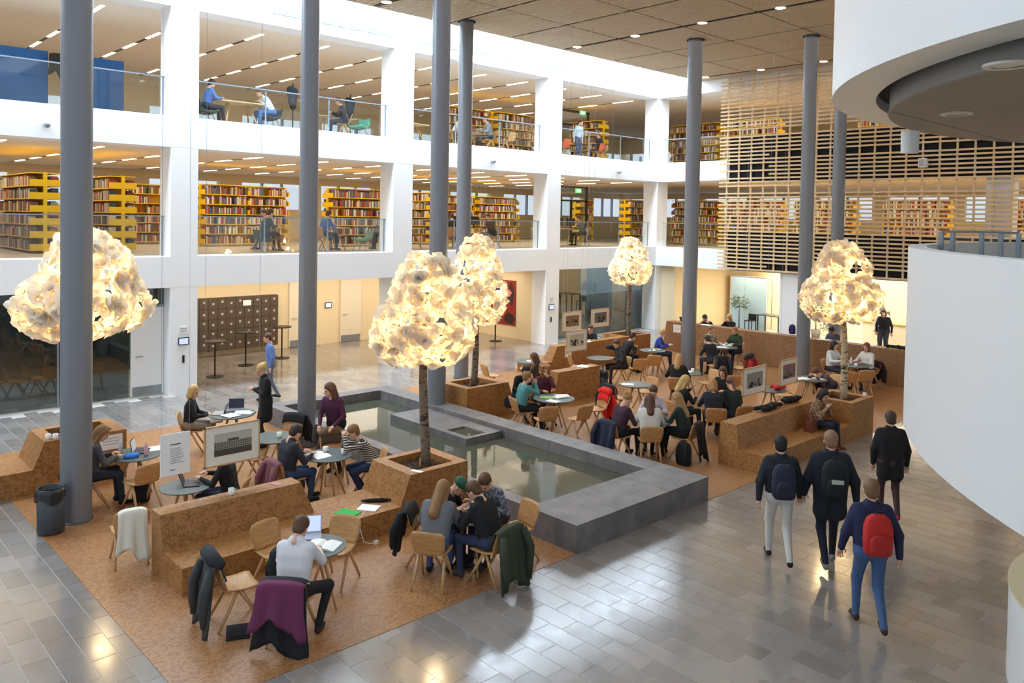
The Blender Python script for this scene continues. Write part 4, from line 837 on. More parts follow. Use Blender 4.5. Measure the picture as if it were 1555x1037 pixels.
# umbrella, bottles, charger, blue cloth
t=thing('folded_umbrella','black folded umbrella lying on the near bench seat','umbrella',(6.95,10.35,.39),math.radians(-35)); m=MB(); m.tube([(-.22,0,0),(-.1,0,.0),(.1,0,0),(.2,0,0)],[.012,.03,.035,.02],10); m.build('canopy',BLK,t,True); m=MB(); m.tube([(.2,0,0),(.27,0,0)],.015,8); m.build('handle',BLK,t)
def bottle(x,y,z,label,h='cfd6da'):
    m=MB(); m.lathe([(0,0),(.032,0),(.034,.03),(.034,.14),(.014,.18),(.014,.21),(0,.21)],14); o=m.build('bottle',mat('bottle_'+h,h,.15),None,True); o.location=(x,y,z); tag(o,label,'bottle')
bottle(4.70,13.75,TT,'pink drinks bottle on the left table','d9a9b4'); bottle(4.42,14.15,TT,'clear water bottle on the left table'); bottle(22.95,10.0,TT,'clear water bottle on the far right table'); bottle(6.62,8.42,TT-.01,'clear glass bottle by the long-haired person') if False else None
m=MB(); m.lathe([(0,.0),(.10,.0),(.12,.03),(.09,.06),(0,.075)],14); o=m.build('folded_cloth',mat('blue_cloth','2f7fe0',.7),None,True); o.location=(4.48,13.78,TT); o.scale=(1.1,.7,1); tag(o,'bright blue bundled cloth on the left table','cloth')
t=thing('phone_charger','white plug and cable on the floor before the near bench','charger',(6.55,9.72,.007)); m=MB(); m.box(-.03,.03,-.02,.02,0,.05); m.build('plug',MUG,t); m=MB(); m.tube([(.0,0,.03),(-.08,.05,.01),(-.15,.1,.05),(-.18,.19,.3),(-.1,.24,.362),(.1,.4,.362)],.005,6); m.build('cable',MUG,t,True)
# waste bins
def wbin(x,y,r,h,label,bag=True):
    t=thing('waste_bin',label,'bin',(x,y,.007)); m=MB(); m.lathe([(0,0),(r*.92,0),(r,.02),(r,h),(r-.012,h),(r-.02,.03)],28); m.build('body',BINM,t,True)
    if bag:
        m=MB(); n=28; prof=[(r-.03,h-.1),(r-.015,h+.005),(r+.008,h+.008),(r+.012,h-.05),(r+.016,h-.17)]
        V=[((q+(.012*math.sin(9*k*2*PI/n)+.008*math.sin(5*k) if j>2 else 0))*math.cos(2*PI*k/n),(q+(.012*math.sin(9*k*2*PI/n) if j>2 else 0))*math.sin(2*PI*k/n),zz-(.04*math.sin(3*k*2*PI/n) if j==4 else 0)) for j,(q,zz) in enumerate(prof) for k in range(n)]
        m.add(V,[(j*n+k,j*n+(k+1)%n,(j+1)*n+(k+1)%n,(j+1)*n+k) for j in range(4) for k in range(n)]); m.build('bin_liner',BAGP,t,True)
wbin(3.17,13.25,.185,.66,'charcoal waste bin with black liner by the left column'); wbin(16.95,14.25,.16,.62,'dark waste bin at the end of the bench beyond the pool')
# notices on benches
def notice(x0,y0,z0,w_,h_,label,axis='y',sgn=-1):
    m=MB(); 
    if axis=='y': m.box(x0,x0+w_,y0-.004,y0,z0,z0+h_)
    else: m.box(x0-.004,x0,y0,y0+w_,z0,z0+h_)
    o=m.build('paper_notice',PAPER); tag(o,label,'notice'); 
    for k in range(3):
        m=MB(); zz=z0+h_*(.75-.2*k)
        if axis=='y': m.box(x0+w_*.15,x0+w_*.85,y0-.0052,y0-.0042,zz,zz+.008)
        else: m.box(x0-.0052,x0-.0042,y0+w_*.15,y0+w_*.85,zz,zz+.008)
        m.build('text_line',mat('print_grey','8a8a8a',.8),o)
notice(4.40,15.178,.55,.38,.26,'white notice taped to the left planter'); notice(18.45,17.048,.45,.3,.3,'pale notice on the far bench back'); notice(24.445,16.9,.72,.32,.28,'white notice on the left end of the long wall',axis='x')
# hanging pictures
def picture(x0,x1,y,z0,z1,label,kind,sky='b9b4ac',dk='4a4640'):
    t=thing('hanging_picture',label,'picture',(0,0,0)); W=x1-x0; Hh=z1-z0
    m=MB(); fr=.018
    for a in ((x0,x1,z0,z0+fr),(x0,x1,z1-fr,z1),(x0,x0+fr,z0,z1),(x1-fr,x1,z0,z1)): m.box(a[0],a[1],y-.02,y+.02,a[2],a[3])
    m.build('frame',FRAMEW,t)
    m=MB(); m.box(x0+fr,x1-fr,y-.008,y+.012,z0+fr,z1-fr); m.build('mat_board',mat('picture_mat','e8e2d4',.7),t)
    ix0,ix1,iz0,iz1=x0+W*.17,x1-W*.15,z0+Hh*.24,z1-Hh*.2; m=MB(); yy=y-.0095; q=lambda a,b,c,d,mi:m.box(ix0+(ix1-ix0)*a,ix0+(ix1-ix0)*b,yy-.0005*mi,yy+.001,iz0+(iz1-iz0)*c,iz0+(iz1-iz0)*d,mi)
    q(0,1,0,1,0)
    if kind=='building':
        q(0,1,.0,.28,1); q(0,1,.28,.62,2); q(.35,.65,.62,.72,1)
        for r in range(3):
            for c in range(16): q(.02+c*.061,.05+c*.061,.32+.1*r,.37+.1*r,3)
    else:
        rr=random.Random(x0)
        for k in range(16): a=rr.random()*.85; c=rr.random()*.7; q(a,a+.05+rr.random()*.12,c*.6,c*.6+.08+rr.random()*.22,1+k%3)
    m.build('photo',[mat('ph0'+sky,sky,.6),mat('ph1'+dk,dk,.6),mat('ph2'+dk+sky,'8b8678',.6),mat('ph3'+dk,'2e2b28',.6)],t)
    for x in (x0+.01,x1-.01): m=MB(); m.tube([(x,y,z1),(x,y,ZC)],.0025,5); m.build('wire',STEEL,t)
picture(4.60,5.43,11.15,1.165,1.745,'large hanging framed photo of a long building','building')
picture(15.34,16.31,9.0,1.05,1.64,'hanging framed grey photo above the right bench','abstract','8d8a84'); picture(16.93,17.76,9.0,1.06,1.65,'hanging framed reddish photo near the birch trunk','abstract','8a6a64','4a3434')
picture(19.33,20.27,18.0,1.06,1.71,'hanging framed sepia photo, upper left of three','abstract','8c6a48','553a22'); picture(20.77,21.71,18.0,1.08,1.71,'hanging framed dark photo before the dark glass','abstract','6a655e','2c2826'); picture(17.05,17.95,15.72,.92,1.54,'hanging framed pale drawing, lower of three','abstract','c9bfa6','a89c80')
t=thing('text_panel','white hanging text panel left of the large picture','sign',(0,0,0)); m=MB(); m.box(4.0,4.40,11.15,11.165,1.165,1.745); m.build('board',PAPER,t)
m=MB(); m.box(4.13,4.27,11.147,11.149,1.585,1.598); m.build('heading',mat('print_dark','3a3a3a',.8),t)
for k in range(9): m=MB(); m.box(4.13,4.13+random.uniform(.12,.2),11.147,11.149,1.53-.025*k,1.536-.025*k); m.build('text_line',mat('print_grey','8a8a8a',.8),t)
m=MB(); m.box(4.13,4.2,11.147,11.149,1.235,1.245); m.build('signature_line',mat('print_dark','3a3a3a',.8),t)
for x in (4.01,4.39): m=MB(); m.tube([(x,11.157,1.745),(x,11.157,ZC)],.0025,5); m.build('wire',STEEL,t)
# handbag on the right bench
t=thing('handbag','brown leather handbag on the right bench seat','bag',(16.35,7.95,.362),math.radians(-90)); m=MB(); m.hexa([(-.09,-.16,0),(.09,-.16,0),(.09,.16,0),(-.09,.16,0)],[(-.05,-.14,.24),(.05,-.14,.24),(.05,.14,.24),(-.05,.14,.24)]); m.build('bag_body',mat('leather_brown','7a3a26',.5),t); m=MB(); m.tube([(0,-.1,.24),(0,-.08,.38),(0,.08,.38),(0,.1,.24)],.01,6); m.build('bag_handle',mat('leather_brown','7a3a26',.5),t,True)
# dark coats heaped on the right bench back
def heap(x,y,z,label,h,sx,sy,sz,seed,cat='coat'):
    r=np.random.default_rng(seed); P=[rc((r.uniform(-sx,sx),r.uniform(-sy,sy),sz*.3),(r.uniform(-sx,sx),r.uniform(-sy,sy),sz*r.uniform(.2,.8)),sz*.4,sz*.25,0,.05) for _ in range(9)]
    v,f,_=sdf_mesh(P,.022); me=bpy.data.meshes.new('heaped_coat'); me.from_pydata(v.tolist(),[],f.tolist()); me.materials.append(cloth(h)); me.polygons.foreach_set('use_smooth',[True]*len(f)); o=link('heaped_coat',me); o.location=(x,y,z-v[:,2].min()); tag(o,label,cat)
heap(15.6,8.5,.83,'black coat heaped on the right bench back','121214',.42,.1,.12,3); heap(16.5,8.52,.83,'second black coat on the right bench back, nearer the birch','17171a',.35,.1,.12,4); heap(24.65,16.8,1.1,'dark jacket heaped on the left part of the long wall','1a1a1f',.1,.28,.16,5); heap(24.62,9.4,1.1,'dark scarf lying on the wall top by the white balcony','24281f',.1,.3,.1,6)
heap(17.95,9.6,TT,'red cloth on the table behind the hanging pictures','c0242f',.2,.12,.1,8,'cloth'); heap(22.3,17.15,.82,'dark bag on the far planter edge','1c1b1e',.18,.05,.16,9,'bag') if False else None
# ================================================================== GROUND FLOOR BACKGROUND
lk=thing('locker_wall','dark brown bank of small lockers on the corridor wall','lockers',(9.0,26.05,0)); m=MB(); m.box(0,4.34,.02,.28,.2,1.96); m.build('carcass',LOCK,lk)
dm=MB(); dm.box(.006,.304,0,.02,.006,.344); DME=dm.mesh('locker_door',LOCKD); km=MB(); km.box(.12,.19,-.006,0,.2,.27); KME=km.mesh('number_plate',mat('plate_grey','b9b2a6',.4))
for i in range(14):
    for j in range(5):
        d=link('locker_door',DME,lk); d.location=(.01+.31*i,0,.2+.35*j)
        q=link('number_plate',KME,d); q.location=(.0,0,.0 if (i+j)%2 else -.06)
tag(MB().box(10.0,10.3,26.025,26.03,1.6,1.8).build('paper_notice',PAPER),'small white notice at the top left of the lockers','notice'); tag(MB().box(12.05,12.33,26.025,26.03,1.66,1.84).build('paper_notice',PAPER),'small white notice at the top middle of the lockers','notice')
def tablet(x,y,z,label):
    t=thing('room_display',label,'display',(x,y,z)); MB().box(-.14,.14,-.03,0,-.1,.1).build('casing',mat('display_frame','2f3a4a',.4),t); MB().box(-.115,.115,-.034,-.03,-.075,.075).build('screen',SCRB,t)
tablet(8.17,YF-.002,1.41,'room booking display on the left white pillar'); tablet(22.1,YF-.002,1.42,'room booking display on the third white pillar'); tablet(15.5,26.34,1.44,'room booking display between the corridor doors')
for x,z,l in ((8.17,.94,'dark card reader on the left white pillar'),(22.1,.94,'dark card reader on the third white pillar')):
    m=MB(); m.box(-.03,.03,-.02,0,-.1,.1); o=m.build('card_reader',DMET); o.location=(x,YF-.002,z); tag(o,l,'reader')
for x,l in ((8.17,'small white room sign above the left pillar display'),(22.1,'small white room sign above the third pillar display')):
    t=thing('room_sign',l,'sign',(x,YF-.002,1.62)); MB().box(-.1,.12,-.01,0,0,.18).build('plate',whiteg,t)
    for k in range(2): MB().box(-.08,.08,-.012,-.01,.05+.06*k,.07+.06*k).build('text_line',mat('print_grey','8a8a8a',.8),t)
def dome(x,z,l):
    t=thing('security_camera',l,'camera',(x,YF-.002,z)); m=MB(); m.tube([(0,0,.03),(0,-.08,.02)],[.07,.07],14); m.build('mount',whiteg,t,True); m=MB(); m.lathe([(0,-.09),(.05,-.07),(.07,-.02),(.06,.03),(0,.05)],14,(0,-.12,-.01)); m.build('dome_lens',mat('camera_grey','8d9298',.3),t,True)
dome(4.96,6.8,'white dome camera on the upper band at far left'); dome(18.94,6.8,'white dome camera on the upper band, third bay'); dome(25.9,6.78,'white dome camera on the upper band, right bay')
# painting (generic abstract) on the corridor end wall
t=thing('painting','tall red, pink and black abstract painting on the corridor wall','painting',(21.945,0,0)); MB().box(-.03,0,22.97,24.42,.5,2.3).build('canvas',mat('paint_red','8c1f1c',.6),t)
for k,(y0,y1,z0,z1,h) in enumerate(((23.0,23.6,.55,1.0,'2a1414'),(23.5,24.2,.9,1.5,'e0737c'),(23.8,24.35,1.6,2.2,'2b2420'),(23.05,23.4,1.3,2.2,'3a1a18'),(23.2,23.7,1.65,1.95,'d98a86'),(24.0,24.38,.6,.85,'5c1512'),(23.45,23.75,2.0,2.25,'b9b08c'))):
    m=MB(); n=14; m.add([(-.032-.001*k,(y0+y1)/2+(y1-y0)/2*math.cos(2*PI*i/n)*(1+.2*math.sin(3*i)),(z0+z1)/2+(z1-z0)/2*math.sin(2*PI*i/n)*(1+.15*math.cos(2*i))) for i in range(n)],[tuple(range(n))]); m.build('paint_shape',mat('paint_'+h,h,.6),t)
# chairs waiting behind the dark glass
for k in range(7): dup(chair0,(3.9+.45*k,23.3+.1*(k%2),0),math.radians(-60+23*k),'wooden chair waiting in a row behind the dark glass wall','chairs behind the dark glass')
area('meeting_room_added_fill',(4.5,23.8,2.7),5,2.5,70,(.9,1,.98)); area('glass_room_added_fill',(25.5,24,2.7),5,3,75,(.85,1,.97))  # both are added fill lights, brightening the dark rooms behind the smoked glass
# cafe behind the screen
t=thing('cafe_counter','long cream cafe counter behind the chipboard wall','counter',(31.2,0,0)); MB().box(0,.7,7.5,13.2,0,1.0).build('counter_body',DOORW,t); MB().box(-.05,.75,7.45,13.25,1.0,1.04).build('counter_top',mat('counter_wood','b58b55',.5),t)
t=thing('cafe_counter','pale blue display counter near the white balcony','counter',(29.9,8.6,0)); MB().box(0,.6,0,2.2,0,.95).build('counter_body',mat('pale_blue','a9c0cc',.5),t); MB().box(-.03,.63,-.03,2.23,.95,.99).build('counter_top',whiteg,t)
for k,(y,h,d) in enumerate(((8.6,.45,'2c2a28'),(9.6,.35,'6a6a6a'),(10.6,.3,'8a5a34'),(12.4,.4,'3a3a38'))):
    t=thing('coffee_machine',['tall black coffee machine on the cafe counter','grey coffee grinder on the cafe counter','brown bread crate on the cafe counter','dark till screen on the cafe counter'][k],'appliance',(31.4,y,1.04)); MB().box(0,.4,0,.5,0,h).build('casing',mat('appl'+d,d,.4),t); MB().box(-.03,0,.08,.42,h*.3,h*.8).build('front_panel',STEEL,t)
for k,y in enumerate((13.9,15.3,16.7,18.1,19.2)):
    t=thing('tall_cabinet',['first','second','third','fourth','fifth'][k]+' cream cupboard from the right along the cafe rear wall','cabinet',(33.1,y,0)); MB().box(.02,.48,0,1.36 if k<3 else 1.0,0,2.3).build('carcass',DOORW,t); MB().box(0,.02,.01,.66 if k<3 else .98,.08,2.28).build('cabinet_door',DOORW,t)
t=thing('glass_partition','pale blue glass partition in the cafe','partition',(30.5,0,0)); MB().box(0,.02,16.9,18.55,0,2.45).build('pane',mat('frosted_blue','b9d2dc',.3),t); MB().box(-.01,.03,16.9,18.55,2.45,2.5).build('frame',BLUEGREY,t)
def potted(x,y,h,label,n,seed):
    r=random.Random(seed); t=thing('potted_plant',label,'plant',(x,y,0)); m=MB(); m.lathe([(0,0),(.16,0),(.2,.35),(.18,.35),(.0,.3)],16); m.build('pot',mat('pot_grey','6f6c68',.6),t,True); m=MB(); m.tube([(0,0,.3),(.03,.02,h*.5),(0,0,h*.75)],[.03,.025,.015],8); m.build('stem',BIRCHD,t,True)
    m=MB()
    for k in range(n):
        a,b_=r.uniform(0,6.28),r.uniform(-.5,1.2); q=r.uniform(.2,.55); c=Vector((q*math.cos(a)*math.cos(b_),q*math.sin(a)*math.cos(b_),h*.7+q*math.sin(b_)*.8)); u=Vector((r.uniform(-1,1),r.uniform(-1,1),r.uniform(-.6,.6))).normalized()*.11; v=u.orthogonal().normalized()*.025
        m.add([c-u,c+v,c+u,c-v],[(0,1,2,3)])
    m.build('foliage',LEAFM,t,kind='stuff')
potted(29.85,17.75,1.9,'tall spindly plant in front of the pale blue partition',150,1); potted(29.6,13.6,1.2,'bushy plant behind the long wall by the white pillar',120,2); potted(32.3,15.6,1.7,'plant with blossoms beside the cafe cupboards',150,3)
t=thing('bar_table','tall dark cafe table with stools','table',(29.9,16.3,0)); MB().box(-.35,.35,-.5,.5,1.02,1.05).build('table_top',DMET,t)
for sx in (-.3,.3):
    for sy in (-.45,.45): MB().box(sx-.02,sx+.02,sy-.02,sy+.02,0,1.02).build('leg',DMET,t)
for k,y in enumerate((15.5,17.2)):
    t=thing('bar_stool',['right','left'][k]+' dark high stool at the tall cafe table','stool',(29.8,y,0)); MB().box(-.18,.18,-.18,.18,.72,.75).build('seat',DMET,t); MB().box(.15,.18,-.18,.18,.75,1.0).build('backrest',DMET,t)
    for sx in (-.16,.16):
        for sy in (-.16,.16): MB().box(sx-.014,sx+.014,sy-.014,sy+.014,0,.72).build('leg',DMET,t)
# ================================================================== LIBRARY FLOORS
BOOKH=['8a4434','c9b998','47587a','e6dfd0','6a4a34','b87a44','4f6a58','d8ccb2','a83c38','77706a']; BKM=[mat('book_'+h,h,.6) for h in BOOKH]
bcm=[]
for q in BKM: bcm.append(MB().box(0,1,0,1,0,1).mesh('book',q))
SING=[0]; STUFF={}
def shelf_unit(x,y,deg,length,label,z,nsh=6,double=True,sing=False,h=2.15):
    """local x along length, books face -y (and +y)"""
    t=thing('bookshelf',label,'bookshelf',(x,y,z),math.radians(deg)); a=math.radians(deg); ca,sa=math.cos(a),math.sin(a); dp=.36 if double else .2
    for e in (0,length):
        m=MB(); m.box(e-.03,e+.03,-.045,.045,0,h)
        for k in range(nsh): zz=.08+k*(h-.1)/nsh; m.box(e-.022,e+.022,-dp,dp if double else .03,zz,zz+.17)
        m.build('end_panel',YEL,t)
    for k in range(nsh+1):
        zz=.08+k*(h-.1)/nsh; MB().box(.03,length-.03,-dp,dp if double else .03,zz-.012,zz+.012).build('shelf_board',YEL,t)
    MB().box(.03,length-.03,-.008,.008,.05,h-.05).build('back_panel',mat('shelf_back','d6a21a',.6),t)
    for k in range(nsh):
        z0=.08+k*(h-.1)/nsh+.012; hm=(h-.1)/nsh-.05
        for side in ((-1,1) if double else (-1,)):
            u=.04
            while u<length-.1:
                if random.random()<.05: u+=random.uniform(.05,.25); continue
                w_=random.uniform(.028,.06); bh=hm*random.uniform(.68,.97); bd=random.uniform(.15,.2); c=random.randrange(len(BKM)); y0=-dp+.02 if side<0 else dp-.02-bd
                if sing and side<0 and SING[0]<300:
                    o=link('book',bcm[c]); lx,ly=u,y0; o.location=(x+lx*ca-ly*sa,y+lx*sa+ly*ca,z+z0); o.rotation_euler=(0,0,a); o.scale=(w_-.003,bd,bh); tag(o,'upright library book on the second floor shelves','book','library books standing on the shelves'); SING[0]+=1
                else:
                    mb=STUFF.setdefault((z,round(x/12)),MB()); v=[]
                    for lx,ly,lz in ((0,0,0),(1,0,0),(1,1,0),(0,1,0),(0,0,1),(1,0,1),(1,1,1),(0,1,1)):
                        X_,Y_=u+lx*(w_-.003),y0+ly*bd; v.append((x+X_*ca-Y_*sa,y+X_*sa+Y_*ca,z+z0+lz*bh))
                    mb.add(v,[(4,5,6,7),(0,1,5,4),(1,2,6,5),(2,3,7,6),(3,0,4,7)],c)
                u+=w_
# second floor
shelf_unit(11.2,27.6,0,1.6,'left bookshelf facing us in the second bay, second floor',L2,sing=True); shelf_unit(12.9,27.8,0,1.55,'right bookshelf facing us in the second bay, second floor',L2,sing=True); shelf_unit(15.35,26.2,0,2.7,'bookshelf behind the second pillar on the second floor',L2,sing=True)
shelf_unit(5.6,28.6,-90,4.6,'bookshelf with yellow end left of the left column, second floor',L2); shelf_unit(7.55,28.6,-90,4.6,'bookshelf with yellow end right of the left column, second floor',L2); shelf_unit(3.6,28.6,-90,4.6,'leftmost bookshelf of the second floor',L2); shelf_unit(9.1,30.2,0,1.8,'far bookshelf at the edge of the first bay, second floor',L2)
shelf_unit(20.4,28.4,-90,2.0,'short bookshelf just right of the second pillar, second floor',L2); shelf_unit(22.3,28.6,0,2.0,'left far bookshelf in the third bay, second floor',L2); shelf_unit(24.5,28.6,0,2.6,'right far bookshelf in the third bay, second floor',L2)
shelf_unit(30.3,27.5,0,1.0,'small bookshelf by the door frame in the right bay, second floor',L2); shelf_unit(31.2,25.0,0,2.2,'bookshelf in the right bay before the corner, second floor',L2)
for k,(y,l) in enumerate(((23.4,2.6),(20.4,2.8),(17.0,2.6),(13.2,2.4),(9.4,2.8))): shelf_unit(33.2,y,-90,l,['first','second','third','fourth','fifth'][k]+' rear bookshelf from the corner, second floor, beyond the screen',L2,double=False if False else True)
# third floor
shelf_unit(20.8,26.6,0,2.6,'left bookshelf in the third bay of the third floor',L3); shelf_unit(23.6,26.4,0,2.4,'right bookshelf in the third bay of the third floor',L3); shelf_unit(29.0,26.4,-90,1.8,'yellow-ended bookshelf left of the corner, third floor',L3)
for k,(y,l) in enumerate(((23.4,2.6),(20.4,2.6),(14.2,2.4))): shelf_unit(33.0,y,-90,l,['first','second','third'][k]+' rear bookshelf from the corner on the third floor',L3)
for i,((z,kx),mb) in enumerate(sorted(STUFF.items(),key=lambda q:q[0])):
    o=mb.build('book_rows',BKM,kind='stuff'); fl='second' if z<5 else 'third'; tag(o,f'rows of shelved books, {fl} floor, '+{0:'far left',1:'middle left',2:'middle right',3:'right beyond the corner'}[kx],'books')
# partitions, tables and seats on the upper floors
for k,(x0,x1) in enumerate(((3.3,5.55),(6.6,7.4))):
    t=thing('blue_partition',['wide blue felt partition at the far left of the third floor','narrow blue felt partition right of the left column'][k],'partition',(0,23.5,L3)); MB().box(x0,x1,0,.06,.05,1.62).build('felt_panel',mat('blue_felt','2f5f96',.9),t); MB().box(x0,x1,-.01,.07,0,.05).build('foot_rail',DMET,t)
coat(5.75,23.55,80,'dark coat hung over the wide blue partition','2a2724',.2,.2,sleeves=False,z=L3+.75,ph=.5)
def worktable(x,y,z,deg,l,label):
    t=thing('work_table',label,'table',(x,y,z),math.radians(deg)); MB().box(-l/2,l/2,-.4,.4,.71,.74).build('table_top',mat('table_birch','d6b887',.5),t)
    for s in (-1,1):
        for e in (-1,1): m=MB(); m.tube([(s*(l/2-.35),e*.05,.71),(s*(l/2-.15),e*.33,0)],.025,6); m.build('leg',OAKL,t)
for q in ((10.3,22.7,L3,0,1.3,'trestle work table between two people, third floor'),(14.0,23.6,L3,0,1.4,'work table with hung coats, third floor'),(16.6,23.0,L3,10,1.4,'work table behind the paired columns, third floor'),(19.6,23.7,L3,0,1.5,'work table before the third floor bookshelves'),(24.4,23.6,L3,0,2.0,'long work table in the third floor right bay'),
   (11.8,23.8,L2,0,1.0,'reading table in the second bay, second floor'),(16.8,23.5,L2,0,1.5,'desk behind the paired columns, second floor'),(20.0,23.9,L2,0,2.0,'desk row in the third bay, second floor'),(25.2,23.9,L2,0,2.4,'desk row in the right bay, second floor'),(13.9,23.4,L2,0,.9,'low table by the second pillar, second floor')): worktable(*q)
def armchair(x,y,z,deg,label,h):
    t=thing('armchair',label,'armchair',(x,y,z),math.radians(deg)); mt=cloth(h)
    def f(u,v): a=u*1.9; return (.28-.5*min(1,u*1.7)+(-.12*max(0,u-.59)),.3*v*(1-.15*u),.40-.06*math.sin(min(1,u*1.7)*PI)+.55*max(0,u-.55)+.05*v*v),(0,0,1)
    shell(0,1,0,f,th=.06,nx=10,ny=8).build('seat_shell',mt,t,True)
    for sx in (-.2,.2):
        for sy in (-.2,.2): m=MB(); m.tube([(sx*.6,sy*.6,.36),(sx*1.2,sy*1.2,0)],.014,6); m.build('leg',STEEL,t)
for q in ((11.4,23.15,L2,0,'dark green armchair under the second floor reader','2c5442'),(14.5,22.5,L2,120,'pale green armchair tipped by the second pillar, second floor','8fae8c'),(14.3,22.5,L3,200,'small green chair beside the second pillar, third floor','5d9a80'),(9.3,22.6,L3,0,'dark chair under the person in blue, third floor','3a3d38'),(11.25,22.55,L3,180,'dark chair under the person in white, third floor','2c2c30')): armchair(*q)
for (x,y,z,deg,l) in ((23.0,22.75,L3,0,'orange chair at the left of the third floor right bay'),(24.2,22.7,L3,90,'orange chair with its back to the glass, third floor'),(26.5,22.8,L3,100,'orange chair at the right end of the long work table')):
    c=dup(chair0,(x,y,z),math.radians(deg),l); c['group']='orange library chairs'
    for ch in c.children:
        if ch.name.split('.')[0] in('seat','backrest'): ch.material_slots[0].link='OBJECT'; ch.material_slots[0].material=mat('orange_seat','c9562a',.5)
for (x,y,z,deg,l) in ((18.85,22.7,L3,70,'chair under the white-shirted person, third floor'),(20.2,22.8,L3,160,'chair near the yellow shelves, third floor'),(21.0,22.6,L3,100,'empty chair at the third pillar, third floor'),(15.75,22.7,L3,20,'chair beside the paired columns, third floor'),(13.9,22.8,L3,150,'chair below the hung coats, third floor'),(26.9,23.0,L3,170,'chair under the dark-haired person, third floor'),
   (12.2,24.4,L2,180,'chair under the grey reader, second floor'),(13.35,23.0,L2,10,'chair under the person in blue, second floor'),(15.9,23.2,L2,150,'chair behind the column, second floor'),(19.0,23.4,L2,60,'chair under the person in black, second floor'),(20.9,23.3,L2,170,'chair under the person in brown, second floor'),(24.2,23.3,L2,20,'chair at the left of the right desk row, second floor'),(26.3,23.4,L2,160,'chair at the right of the right desk row, second floor')): dup(chair0,(x,y,z),math.radians(deg),l,'chairs on the library floors')
def coatrack(x,y,z,label,h):
    t=thing('coat_stand',label,'coat stand',(x,y,z)); m=MB(); m.tube([(0,0,0),(0,0,1.5)],.02,8); m.lathe([(.2,0),(.2,.02),(.02,.04)],14); m.build('pole',DMET,t); P=[rc((.03,0,1.25),(.05,.08,.8),.13,.1,0),rc((-.05,.05,1.3),(-.08,-.05,.9),.12,.09,0)]
    v,f,_=sdf_mesh(P,.03); me=bpy.data.meshes.new('hung_coats'); me.from_pydata(v.tolist(),[],f.tolist()); me.materials.append(cloth(h)); link('hung_coats',me,t)
coatrack(11.95,22.5,L3,'coat stand heaped with dark coats in the third floor second bay','20242c'); coatrack(14.35,23.1,L3,'coat stand with black jackets near the second pillar, third floor','1b1c20')
# framed glass doors in the right bays, exit signs
for z,nm in ((L2,'second'),(L3,'third')):
    t=thing('framed_doorway',f'dark framed glass door in the right bay of the {nm} floor','door',(27.6,26.3,z))
    for a in ((0,.1,0,2.75),(2.2,2.3,0,2.75),(0,2.3,2.65,2.75),(0,2.3,2.0,2.08),(1.1,1.2,0,2.0)): MB().box(a[0],a[1],0,.08,a[2],a[3]).build('frame_bar',DMET,t)
    for a in ((.1,1.1,0,2.0),(1.2,2.2,0,2.0),(.1,2.2,2.08,2.65)): MB().box(a[0],a[1],.03,.045,a[2],a[3]).build('pane',GLASS,t)
    t=thing('exit_sign',f'small green exit sign hanging in the {nm} floor right bay','sign',(28.2 if z>5 else 28.0,25.2,z+2.38)); MB().box(-.2,.2,0,.03,0,.2).build('sign_body',mat('exit_green','3fa34d',.4,emit=(.25,.8,.3),es=.8),t)
    m=MB(); m.add([(-.13,-.002,.1),(-.03,-.002,.17),(-.03,-.002,.125),(.13,-.002,.125),(.13,-.002,.075),(-.03,-.002,.075),(-.03,-.002,.03)],[tuple(range(7))]); m.build('arrow',mat('exit_white','f4fff4',.4,emit=(1,1,1),es=1),t)
# linear ceiling lights
for z,nm in ((6.477,'second'),(10.12,'third')):
    for k in range(13):
        x=2.2+2.2*k; t=thing('linear_light',f'dashed linear light in the {nm} floor ceiling','ceiling light',(x,0,z),0,f'linear ceiling lights, {nm} floor')
        for j in range(5):
            y=22.6+2.1*j; MB().box(-.05,.05,y,y+1.15,-.012,-.001).build('light_lens',STRIP,t); MB().box(-.05,.05,y+1.15,y+2.1,-.006,-.001).build('dark_slot',DMET,t)
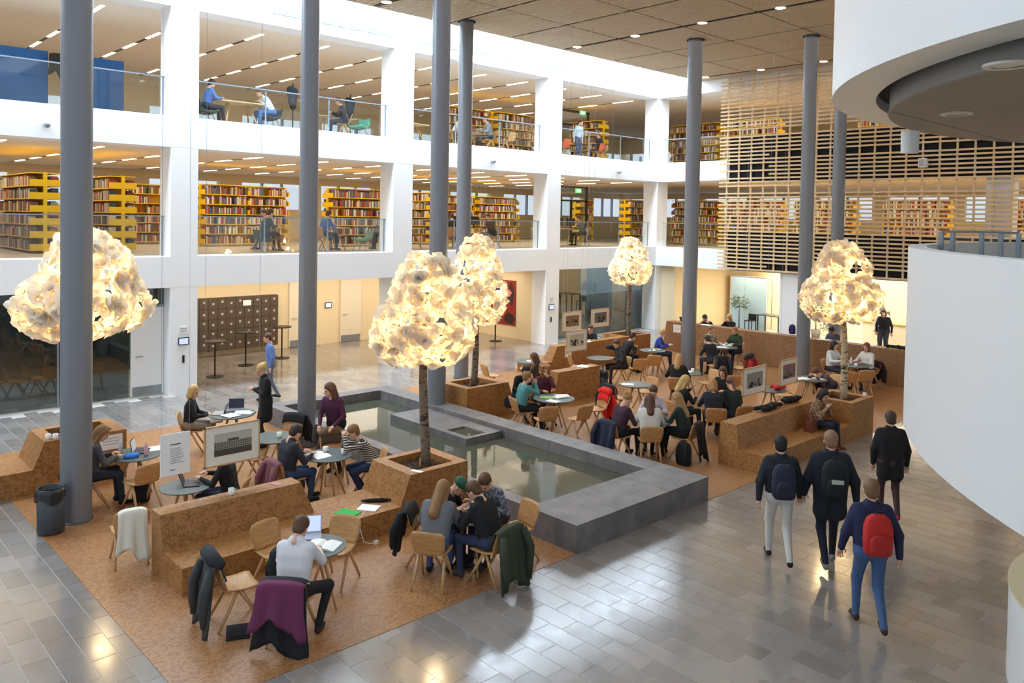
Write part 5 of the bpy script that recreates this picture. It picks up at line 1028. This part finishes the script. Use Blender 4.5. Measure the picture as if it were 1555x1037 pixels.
# vent grilles on the top band
for k,(x0,x1) in enumerate(((3.6,7.4),(10.6,14.7),(15.6,19.9),(20.5,24.0),(24.5,28.3))):
    t=thing('vent_grille',['first','second','third','fourth','fifth'][k]+' long vent grille from the left above the third floor openings','vent',(0,YF-.004,10.42))
    for j in range(4): MB().box(x0,x1,-.03,0,.0+.075*j,.035+.075*j).build('vent_slat',mat('vent_grey','8f9dad',.5),t)
# downlights in the timber ceiling
n=0
for x in (12.42,20.08,27.74):
    m=MB(); m.box(x+.0,x+.09,2.2,18.9,ZC-.006,ZC+.05); m.build('light_slot',DARKB,ceil)
    for j in range(6):
        y=18.3-2.45*j
        if x>20 and y<4.5: continue
        t=thing('downlight','round warm downlight in a slot of the timber ceiling','ceiling light',(x+.04,y,ZC-.016),0,'downlights of the timber ceiling'); m=MB(); m.lathe([(.12,0),(.155,-.01),(.155,.02)],20); m.build('trim_ring',whiteg,t); m=MB(); m.disc(.125,-.004,20); m.v=[(a,-b_,c) for a,b_,c in m.v]; m.build('lens',DOWN,t)
for x,y,z,l in ((17.4,6.25,6.0,'small white projector speaker before the slatted screen'),):
    t=thing('wall_speaker',l,'speaker',(28.25,10.1,6.85)); MB().box(-.12,.1,-.12,.12,-.15,.15).build('casing',whiteg,t); MB().box(-.125,-.12,-.09,.09,-.12,.12).build('grille',mat('grille_grey','b5b5b5',.6),t)
# monitors on the library desks
for k,(x,y,z,l) in enumerate(((16.5,23.5,L2,'monitor on the desk behind the paired columns'),(19.5,23.9,L2,'left monitor on the third bay desk row'),(20.5,23.9,L2,'right monitor on the third bay desk row'),(24.5,23.9,L2,'left monitor on the right bay desk row'),(25.3,23.9,L2,'middle monitor on the right bay desk row'),(26.1,23.9,L2,'right monitor on the right bay desk row'))):
    t=thing('monitor',l,'monitor',(x,y,z+.74)); MB().box(-.26,.26,.0,.03,.12,.45).build('panel',mat('monitor_black','1c1d20',.4),t); MB().box(-.03,.03,.01,.04,0,.14).build('stand',DMET,t); MB().box(-.12,.12,-.06,.1,0,.012).build('foot',DMET,t)
